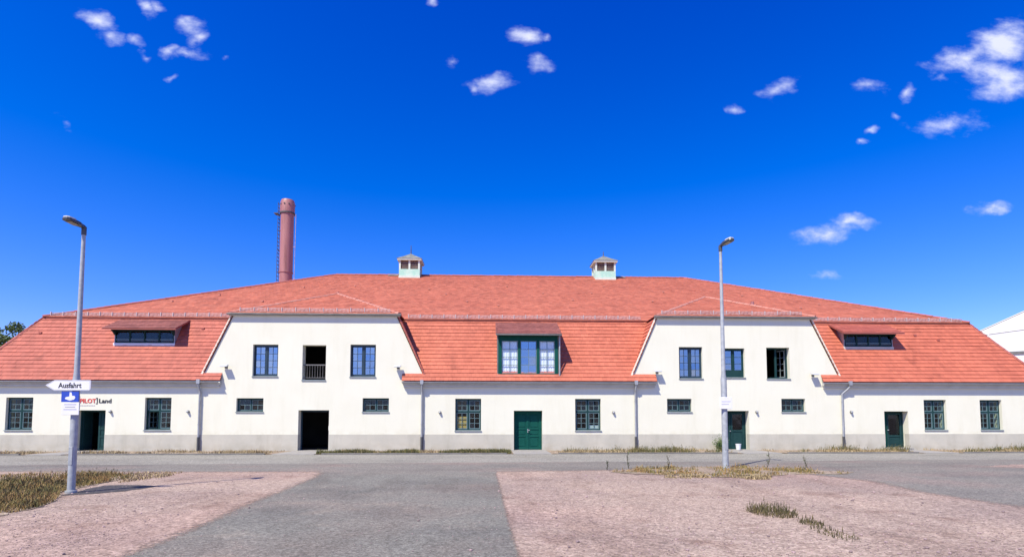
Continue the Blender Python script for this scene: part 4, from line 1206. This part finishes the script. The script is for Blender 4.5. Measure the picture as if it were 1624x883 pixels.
# ------------------------------------------------------------------ street lamps
def lamp(name, x, y, H, r0, r1, zstep, rstep, hd, hl, tilt, label):
    t = thing(name, (x, y, 0), label, 'street lamp', 'street lamps in front of the hall')
    m = MB(); m.tube([(x, y, -.3), (x, y, zstep - .06), (x, y, zstep + .12), (x, y, H)], [r0, r0 * .97, rstep, r1], 20)
    m.build('pole', M['steel'], t, smooth=True)
    m = MB(); m.tube([(x, y, 0), (x, y, .05), (x, y, .06)], [r0 * 1.5, r0 * 1.45, r0 * 1.05], 20); m.build('base_collar', M['steel'], t, smooth=True)
    m = MB(); w = r0 * .55; m.box(x - w, x + w, y - r0 - .004, y - r0 + .03, .62, 1.02); m.build('hatch', M['steel'], t, bevel=.008)
    d = Vector((hd[0], hd[1], 0)).normalized(); u = (d * cos(tilt) + Vector((0, 0, sin(tilt)))).normalized(); s = Vector((-d.y, d.x, 0)); n = u.cross(s)
    if n.z < 0: n = -n
    base = Vector((x, y, H))
    m = MB(); m.tube([base - Vector((0, 0, .16)), base + Vector((0, 0, .02)), base + u * .07 + Vector((0, 0, .03))], [r1 * 1.35, r1 * 1.35, r1 * 1.1], 12); m.build('socket', M['lamp_dark'], t, smooth=True)

    def shell(prof, z0f, z1f, name_, mt, bev):
        b = MB(); A = []; B = []
        for (q, w_) in prof:
            A.append((q, w_))
        n_ = len(A)
        low = [base + u * q + s * w_ + n * z0f(q) for q, w_ in A] + [base + u * q - s * w_ + n * z0f(q) for q, w_ in reversed(A)]
        top = [base + u * q + s * w_ * .86 + n * z1f(q) for q, w_ in A] + [base + u * q - s * w_ * .86 + n * z1f(q) for q, w_ in reversed(A)]
        N_ = len(low)
        b.add(low + top, [tuple(range(N_)), tuple(range(2 * N_ - 1, N_ - 1, -1))] + [(i, (i + 1) % N_, (i + 1) % N_ + N_, i + N_) for i in range(N_)])
        return b.build(name_, mt, t, bevel=bev)
    k = hl / .62
    prof = [(.0, .045 * k), (.12 * k, .07 * k), (.22 * k, .125 * k), (.45 * k, .14 * k), (.58 * k, .12 * k), (.63 * k, .07 * k)]
    shell(prof, lambda q: -.01, lambda q: .075 * k if q < .5 * k else .04 * k, 'lamp_head', M['lamp_dark'], .008)
    prof2 = [(.38 * k, .125 * k), (.46 * k, .13 * k), (.575 * k, .11 * k), (.615 * k, .06 * k)]
    shell(prof2, lambda q: .052 * k, lambda q: .10 * k - .05 * max(0, q - .45 * k), 'cover', M['lamp_top'], .006)
    prof3 = [(.24 * k, .085 * k), (.50 * k, .09 * k)]
    shell(prof3, lambda q: -.025, lambda q: -.012, 'lens', M['lens'], 0)
    return t


LX, LY = -9.27, 13.06
lamp('street_lamp', LX, LY, 5.97, .078, .039, 2.55, .058, (-.15, -.99), .50, radians(5), 'tall grey street lamp on the left carrying the white arrow sign')
RX, RY = 7.9, 18.89
lamp('street_lamp', RX, RY, 7.55, .100, .048, 3.05, .070, (.30, -.95), .60, radians(7), 'tall grey street lamp on the right before the second gable')

# signs on the left pole
sg = thing('direction_sign', (LX, LY - .12, 2.25), 'white arrow sign reading Ausfahrt on the left lamp post', 'sign')
ax, bx_, zc = -9.83, -8.86, 2.375
m = MB(); poly = [(ax, zc), (ax + .19, zc - .115), (bx_ - .03, zc - .115), (bx_, zc - .085), (bx_, zc + .10), (bx_ - .02, zc + .115), (ax + .19, zc + .115)]
m.prism(poly, LY - .145, LY - .125); m.build('panel', M['sign_white'], sg)
inner = [(ax + .03, zc), (ax + .195, zc - .10), (bx_ - .02, zc - .10), (bx_ - .02, zc + .10), (ax + .195, zc + .10)]
m = MB()
rim = [(ax + .018, zc), (ax + .192, zc - .107), (bx_ - .012, zc - .107), (bx_ - .012, zc + .107), (ax + .192, zc + .107)]
for i in range(5):
    a, b = rim[i], rim[(i + 1) % 5]; c_, d_ = inner[(i + 1) % 5], inner[i]
    m.quad((a[0], LY - .147, a[1]), (b[0], LY - .147, b[1]), (c_[0], LY - .147, c_[1]), (d_[0], LY - .147, d_[1]))
m.build('border', M['lamp_top'], sg)
text_mesh('lettering', 'Ausfahrt', .16, M['ink'], sg, (-9.55, LY - .147, zc - .055), width=.50, bold=.003)
m = MB(); m.tube([(LX, LY, zc - .05), (LX, LY, zc + .05)], .072, 16); m.box(LX - .03, LX + .03, LY - .125, LY - .06, zc - .05, zc + .05); m.build('clamp', M['zinc'], sg)
s2 = thing('pictogram_sign', (LX, LY - .1, 1.83), 'blue sign with a white symbol above a pale text plate under the arrow sign', 'sign')
m = MB(); m.box(-9.49, -9.115, LY - .13, LY - .115, 2.005, 2.245); m.build('blue_panel', M['sign_blue'], s2, bevel=.004)
m = MB(); m.box(-9.475, -9.10, LY - .128, LY - .115, 1.72, 2.0); m.build('text_plate', M['sign_white'], s2, bevel=.004)
m = MB(); sy_ = [(-9.40, 2.07), (-9.30, 2.035), (-9.21, 2.06), (-9.185, 2.10), (-9.20, 2.14), (-9.255, 2.145), (-9.268, 2.215), (-9.31, 2.222), (-9.315, 2.13), (-9.385, 2.115), (-9.405, 2.09)]
m.prism(sy_, LY - .134, LY - .1305); m.build('symbol', M['sign_white'], s2)
m = MB()
for j, (a, b) in enumerate(((-9.42, -9.16), (-9.40, -9.18), (-9.43, -9.15))): m.box(a, b, LY - .131, LY - .1285, 1.945 - j * .055, 1.957 - j * .055)
m.build('text_line', M['pale_ink'], s2)
m = MB(); m.tube([(LX, LY, 1.84), (LX, LY, 2.14)], .084, 16); m.box(LX - .02, LX + .02, LY - .115, LY - .07, 1.86, 2.12); m.build('clamp', M['zinc'], s2)
# blank plate on the right pole
s3 = thing('pole_plate', (RX, RY - .13, 2.1), 'plain white plate strapped to the right lamp post', 'sign')
m = MB(); m.box(RX - .2, RX + .21, RY - .15, RY - .13, 1.98, 2.38); m.build('panel', M['sign_white'], s3, bevel=.01)
m = MB(); m.box(RX - .15, RX + .16, RY - .1525, RY - .1505, 2.22, 2.235); m.box(RX - .15, RX + .10, RY - .1525, RY - .1505, 2.13, 2.145); m.build('text_line', M['pale_ink'], s3)
for z in (2.06, 2.3):
    m = MB(); m.tube([(RX, RY, z - .015), (RX, RY, z + .015)], .112, 16); m.box(RX - .05, RX + .05, RY - .13, RY - .09, z - .015, z + .015); m.build('strap', M['zinc'], s3)

# ------------------------------------------------------------------ white hall behind on the right
wh = thing('white_hall', (62, 56, 0), 'large white clad hall with a low gable behind the right end of the red roof', 'building')
Yh, hx0, hxm, hx1, zh, za = 56.0, 44.4, 66.0, 87.6, 8.0, 18.5
m = MB(); m.box(hx0, hx1, Yh, Yh + 40, 0, zh - .12); m.build('wall', M['membrane_wall'], wh)
m = MB(); m.prism([(hx0, zh + .12), (hx1, zh + .12), (hxm, za)], Yh + .02, Yh + 39.9); m.build('gable', M['membrane'], wh)
m = MB(); m.box(hx0 - .1, hx1 + .1, Yh - .12, Yh + 40.1, zh - .118, zh + .07); m.build('eaves_strip', M['zinc_dark'], wh)
m = MB()
for sg_, xe in ((1, hx0 - .4), (-1, hx1 + .4)):
    e0 = Vector((xe, 0, zh - .02)); e1 = Vector((hxm, 0, za + .03))
    m.hexa([(e0.x, Yh - .01, e0.z), (e1.x, Yh - .01, e1.z), (e1.x, Yh + 40.1, e1.z), (e0.x, Yh + 40.1, e0.z), (e0.x, Yh - .01, e0.z + .08), (e1.x, Yh - .01, e1.z + .08), (e1.x, Yh + 40.1, e1.z + .08), (e0.x, Yh + 40.1, e0.z + .08)])
m.build('roof', M['membrane_wall'], wh)
for i in range(13):
    x = hx0 + 2 + i * 3.0
    zt_p = zh + (za - zh) * (1 - abs(x - hxm) / 21.6)
    if zt_p - zh < .5: continue
    m = MB(); m.box(x - .03, x + .03, Yh - .035, Yh + .019, zh + .125, zt_p - .05); m.build('cladding_joint', M['membrane_wall'], wh)
m = MB(); m.hexa([(hx0 + 3, Yh - .03, zh + 1.75), (hxm, Yh - .03, zh + 3.4), (hxm, Yh + .018, zh + 3.4), (hx0 + 3, Yh + .018, zh + 1.75), (hx0 + 3, Yh - .03, zh + 1.82), (hxm, Yh - .03, zh + 3.47), (hxm, Yh + .018, zh + 3.47), (hx0 + 3, Yh + .018, zh + 1.82)])
m.build('cladding_rail', M['membrane_wall'], wh)


A_ = Vector((hx0, Yh, 0)); Q_ = Matrix.Translation(A_) @ Matrix.Rotation(radians(-38), 4, 'Z') @ Matrix.Translation(-A_)
for ch_ in wh.children: ch_.data.transform(Q_)
wh.location = Q_ @ Vector((hx0 + 21.6, Yh, 0))
for ch_ in wh.children: ch_.matrix_parent_inverse = Matrix.Translation(-wh.location)


# ------------------------------------------------------------------ tree far left
def tree(x, y, h, r, label):
    t = thing('tree', (x, y, 0), label, 'tree')
    m = MB(); m.tube([(x, y, -.2), (x + .1, y, h * .3), (x - .1, y + .1, h * .6), (x, y, h * .92)], [.32, .24, .15, .03], 10)
    rnd = random.Random(4)
    tips = []
    for k in range(26):
        z = h * rnd.uniform(.3, .8); a = rnd.uniform(0, 2 * pi); L = r * rnd.uniform(.5, .95) * (1.1 - abs(z / h - .55))
        p = Vector((x, y, z)); q = p + Vector((cos(a) * L, sin(a) * L, L * rnd.uniform(.3, .8)))
        m.tube([p, (p + q) / 2 + Vector((0, 0, .15)), q], [.09, .05, .02], 6); tips.append(q); tips.append((p + q) / 2)
    m.build('trunk', M['bark'], t, smooth=True)
    lf = MB()
    cl = tips + [Vector((x, y, h * .93)), Vector((x, y, h * .85))]
    for c in cl:
        R = rnd.uniform(.55, 1.05)
        for k in range(420):
            d = Vector((rnd.gauss(0, 1), rnd.gauss(0, 1), rnd.gauss(0, .75)));
            d = d.normalized() * R * rnd.uniform(.35, 1.05)
            p = c + d; u = Vector((rnd.gauss(0, 1), rnd.gauss(0, 1), rnd.gauss(0, 1))).normalized(); v = u.orthogonal().normalized()
            s = rnd.uniform(.06, .13)
            lf.add([p - u * s, p + v * s * .55, p + u * s, p - v * s * .55], [(0, 1, 2, 3)])
    lf.build('crown', M['leaf'], t, fix=False)


tree(-42.8, 50, 9.7, 3.6, 'green leafy tree showing over the left hip of the red roof')


# ------------------------------------------------------------------ grass, weeds and pebbles
def blades(name, pts, hmin, hmax, m_, label, cat, width=.012, lean=.5, heads=0.0, seed=1, zbase=0.0):
    """every point grows one bent blade (two quads); some carry a seed head"""
    rnd = random.Random(seed); b = MB()
    for (x, y, k) in pts:
        h = rnd.uniform(hmin, hmax) * k; a = rnd.uniform(0, 2 * pi); L = h * lean * rnd.uniform(.1, 1)
        w = width * rnd.uniform(.6, 1.4); fa = rnd.uniform(0, 2 * pi); dx, dy = cos(fa) * w, sin(fa) * w
        mx_, my_ = x + cos(a) * L * .35, y + sin(a) * L * .35; ex, ey = x + cos(a) * L, y + sin(a) * L
        z = zbase
        b.add([(x - dx, y - dy, z), (x + dx, y + dy, z), (mx_ + dx * .8, my_ + dy * .8, z + h * .55), (mx_ - dx * .8, my_ - dy * .8, z + h * .55), (ex, ey, z + h * (1 - .25 * L / max(h, .01)))],
              [(0, 1, 2, 3), (3, 2, 4)])
        if rnd.random() < heads:
            hz = z + h * (1 - .25 * L / max(h, .01)); q = w * 1.2
            b.add([(ex - q, ey, hz), (ex, ey - q, hz + .02), (ex + q, ey, hz), (ex, ey, hz + .07), (ex, ey + q, hz - .02)], [(0, 1, 3), (1, 2, 3), (2, 4, 3), (4, 0, 3)])
    o = b.build(name, m_, None, fix=False)
    return tag(o, label, cat, kind='stuff')


def in_poly(x, y, P):
    c = False; n = len(P); j = n - 1
    for i in range(n):
        if (P[i][1] > y) != (P[j][1] > y) and x < (P[j][0] - P[i][0]) * (y - P[i][1]) / (P[j][1] - P[i][1]) + P[i][0]: c = not c
        j = i
    return c


def scatter(P, n, seed, dens=None):
    rnd = random.Random(seed); xs_ = [p[0] for p in P]; ys_ = [p[1] for p in P]; out = []
    tries = 0
    while len(out) < n and tries < n * 40:
        tries += 1
        x = rnd.uniform(min(xs_), max(xs_)); y = rnd.uniform(min(ys_), max(ys_))
        if not in_poly(x, y, P): continue
        k = dens(x, y) if dens else 1
        if rnd.random() > k: continue
        out.append((x, y, .45 + .55 * min(1, k)))
    return out


def clump(sc_, th, seed):
    def f(x, y):
        v = mnoise.fractal(Vector((x * sc_, y * sc_, seed)), 1, 2, 4) * .5 + .5
        return max(0, min(1, (v - th) * 4))
    return f


# strip of weeds along the wall
wallp = [(-27.5, 27.2), (31, 27.2), (31, 29.9), (-27.5, 29.9)]


def wall_dens(x, y):
    for a, b in doors_x:
        if a - .35 < x < b + .35: return 0
    edge = max(0, 1 - abs(y - 27.6) / 1.2) * .7 + max(0, 1 - abs(y - 29.8) / .35) * .35
    return clump(.55, .40, 5)(x, y) * (.25 + edge)


blades('wall_weeds', scatter(wallp, 11000, 3, wall_dens), .06, .27, M['straw'], 'dry straw coloured weeds in the soil strip along the white wall', 'weeds', width=.012, lean=.8, seed=5, zbase=.015)
greenp = [(-8.2, 27.2), (1.0, 27.2), (1.0, 28.6), (-8.2, 28.6)]
blades('wall_grass', scatter(greenp, 6500, 6, lambda x, y: clump(.6, .28, 15)(x, y) * max(.1, 1 - (y - 27.2) / 1.5)), .10, .34, M['weed'], 'green grass along the wall between the open gable door and the green double door', 'grass', width=.011, lean=.6, seed=8, zbase=.015)
rightp = [(3.3, 27.2), (31, 27.2), (31, 28.9), (3.3, 28.9)]


def rdens(x, y):
    for a, b in doors_x:
        if a - .4 < x < b + .4: return 0
    return clump(.5, .47, 44)(x, y)


blades('wall_weeds', scatter(rightp, 4200, 26, rdens), .10, .42, M['weed'], 'patchy green and tan weeds along the wall right of the double door', 'weeds', width=.010, lean=.5, heads=.1, seed=28, zbase=.015)
# dry grass island round the left lamp post
isl = [(-8.9, 9.0), (-8.2, 9.9), (-8.3, 10.9), (-8.55, 11.6), (-9.05, 12.4), (-9.5, 13.1), (-9.75, 14.0), (-9.9, 15.0), (-9.95, 16.2), (-10.6, 17.5), (-11.8, 17.2), (-12.4, 16.0), (-12.7, 14.4), (-13.4, 13.2), (-13.4, 9.0)]
isl_s = MB()
o = sheet('dry_soil', ragged(isl, .25, seed=18, step=.1, sc=1.8), .010, M['soil'])
idens = lambda x, y: max(.06, min(1, clump(1.1, .30, 8)(x, y)))
blades('dry_grass', scatter(isl, 19000, 12, idens), .03, .19, M['dry'], 'brown and olive dry grass island round the foot of the left lamp post', 'grass', width=.0065, lean=1.0, heads=.05, seed=13, zbase=.01)
blades('dry_grass', scatter(ragged([(-9.5, 15.0), (-9.1, 16.6), (-9.4, 17.9), (-10.8, 17.7), (-10.1, 16.2)], .2, seed=3), 900, 19), .03, .10, M['straw'], 'pale straw fringe on the gravel beside the dry grass island', 'grass', width=.010, lean=1.0, seed=14, zbase=.002)
blades('dry_grass', scatter(isl, 3500, 52, clump(1.6, .5, 21)), .05, .24, M['olive'], 'dark olive weeds mixed into the dry grass round the left lamp post', 'weeds', width=.007, lean=.9, heads=.1, seed=53, zbase=.01)
blades('dry_grass', scatter([(-14, 15.5), (-12.6, 16.2), (-11.6, 17.4), (-12.4, 18.2), (-14.2, 17.4)], 900, 29), .03, .12, M['dry'], 'thin low dry grass behind the left grass island next to the road', 'grass', width=.008, lean=1.0, seed=30, zbase=.004)
# weeds round the right lamp post
rp = [(3.6, 17.5), (4.8, 16.7), (6.3, 15.9), (7.6, 15.8), (8.8, 16.6), (10.6, 16.6), (11.2, 17.2), (9.9, 18.6), (8.6, 19.6), (6.6, 19.3), (4.6, 18.6)]
sheet('dry_soil', ragged(rp, .35, seed=28, step=.1, sc=1.5), .013, M['soil'])
blades('lamp_weeds', scatter(rp, 2300, 22, clump(1.1, .44, 3)), .03, .16, M['dry'], 'sparse tan and brown weeds round the foot of the right lamp post', 'weeds', width=.010, lean=.9, heads=.08, seed=23, zbase=.012)
blades('lamp_weeds', scatter([(4.8, 15.6), (7.6, 15.2), (8.2, 16.4), (5.2, 17.0)], 1800, 24, clump(1.3, .48, 9)), .03, .13, M['straw'], 'pale dead straw on the gravel in front of the right lamp post', 'weeds', width=.012, lean=1.2, seed=25, zbase=.004)


def tuft(cx, cy, rx, ry, n, hmax, label, seed, m_):
    rnd = random.Random(seed); pts = []
    for i in range(n):
        a = rnd.uniform(0, 2 * pi); q = sqrt(rnd.random())
        pts.append((cx + cos(a) * q * rx, cy + sin(a) * q * ry, 1.1 - q * .6))
    return blades('weed_clump', pts, hmax * .2, hmax, m_, label, 'weeds', width=.0055, lean=.9, heads=.12, seed=seed, zbase=.002)


tuft(4.85, 9.75, .36, .55, 520, .27, 'dark olive weed clump standing alone on the pink gravel', 41, M['olive'])
tuft(4.98, 8.75, .16, .25, 160, .12, 'low green weed tuft next to the dark olive clump', 42, M['olive'])
tuft(4.85, 7.95, .20, .55, 200, .07, 'low trailing weeds nearest to the camera on the pink gravel', 43, M['olive'])


def stalk(x, y, h, label, seed):
    rnd = random.Random(seed)
    t = thing('tall_weed', (x, y, 0), label, 'plant', 'tall weeds on the lamp island')
    m = MB(); p = [Vector((x, y, 0))]
    for i in range(4): p.append(p[-1] + Vector((rnd.uniform(-.05, .05), rnd.uniform(-.05, .05), h / 4)))
    m.tube(p, [.012, .011, .009, .007, .004], 6)
    for i in range(5):
        q = p[1].lerp(p[4], rnd.random()); a = rnd.uniform(0, 2 * pi); L = h * rnd.uniform(.15, .3)
        m.tube([q, q + Vector((cos(a) * L * .6, sin(a) * L * .6, L))], [.006, .003], 5)
    m.build('stem', M['stalk'], t)
    lf = MB()
    for i in range(34):
        q = p[0].lerp(p[4], rnd.uniform(.1, 1)); a = rnd.uniform(0, 2 * pi); L = rnd.uniform(.04, .10)
        u = Vector((cos(a), sin(a), rnd.uniform(-.2, .8))).normalized(); v = u.cross(Vector((0, 0, 1))).normalized()
        lf.add([q, q + u * L * .5 + v * L * .2, q + u * L, q + u * L * .5 - v * L * .2], [(0, 1, 2, 3)])
    lf.build('leaf', M['leaf_green'], t, fix=False)


for i, (x, y, h, lb) in enumerate([(4.55, 18.6, .55, 'tall dark forked weed at the left end of the weeds under the right lamp'), (3.75, 18.2, .3, 'short dark weed furthest left of the right lamp weeds'),
                                   (9.05, 18.4, .62, 'tall thin weed just right of the foot of the right lamp'), (5.9, 18.7, .42, 'thin weed between the forked weed and the right lamp'),
                                   (10.3, 18.2, .42, 'thin dry weed standing far right of the right lamp foot')]):
    stalk(x, y, h, lb, 60 + i)

# shrub beside the right gable door
sh = thing('shrub', (12.1, 29.5, 0), 'small dark green shrub against the wall by the right gable door', 'shrub')
rnd = random.Random(77); m = MB(); lf = MB()
for i in range(16):
    a = rnd.uniform(0, 2 * pi); L = rnd.uniform(.35, .95); p = Vector((12.1 + rnd.uniform(-.12, .12), 29.55, .02)); q = p + Vector((cos(a) * L * .42, sin(a) * L * .25, L * rnd.uniform(.7, 1)))
    m.tube([p, (p + q) / 2 + Vector((0, 0, .06)), q], [.012, .009, .004], 5)
    for k in range(80):
        c = p.lerp(q, rnd.uniform(.25, 1.05)) + Vector((rnd.gauss(0, .09), rnd.gauss(0, .07), rnd.gauss(0, .08)))
        u = Vector((rnd.gauss(0, 1), rnd.gauss(0, 1), rnd.gauss(0, .7))).normalized(); v = u.orthogonal().normalized(); s = rnd.uniform(.02, .05)
        lf.add([c - u * s, c + v * s * .5, c + u * s, c - v * s * .5], [(0, 1, 2, 3)])
m.build('stem', M['stalk'], sh); lf.build('foliage', M['leaf'], sh, fix=False)
bk = thing('white_bucket', (13.15, 29.75, .03), 'small white bucket standing at the right gable door', 'bucket')
m = MB(); m.tube([(13.15, 29.75, .045), (13.15, 29.75, .33)], [.11, .14], 16); m.build('bucket_body', M['white_thing'], bk, smooth=True)
m = MB(); m.tube([(13.15, 29.75, .33), (13.15, 29.75, .36)], .15, 16); m.build('lid', M['white_thing'], bk)

# loose pebbles and clods on the gravel
ico = [(0, 0, 1), (.89, 0, .45), (.28, .85, .45), (-.72, .53, .45), (-.72, -.53, .45), (.28, -.85, .45), (.6, .5, -.3), (-.3, .7, -.3), (-.8, 0, -.3), (-.3, -.7, -.3), (.6, -.5, -.3)]
icf = [(0, 1, 2), (0, 2, 3), (0, 3, 4), (0, 4, 5), (0, 5, 1), (1, 6, 2), (2, 7, 3), (3, 8, 4), (4, 9, 5), (5, 10, 1), (2, 6, 7), (3, 7, 8), (4, 8, 9), (5, 9, 10), (1, 10, 6)]
peb = MB(); rnd = random.Random(91)
drive = DRIVE
cnt = 0
while cnt < 12000:
    y = 6.2 + (rnd.random() ** 1.5) * 12; x = rnd.uniform(-1, 1) * (1.0 * y)
    if x > 9.3 or x < -14: continue
    inside = in_poly(x, y, drive)
    if inside and rnd.random() > (.25 if (x > -.25 or x < -4.1) else .06): continue
    s = rnd.uniform(.004, .011) * (2.6 if rnd.random() < .02 else 1)
    q = [s * rnd.uniform(.7, 1.4) for _ in range(3)]
    peb.add([(x + a * q[0], y + b * q[1], .012 * inside + .3 * q[2] + c * q[2] * .7) for a, b, c in ico], icf); cnt += 1
tag(peb.build('pebbles', M['stone'], None, fix=False), 'loose pink and grey pebbles strewn over the gravel', 'pebbles', kind='stuff')
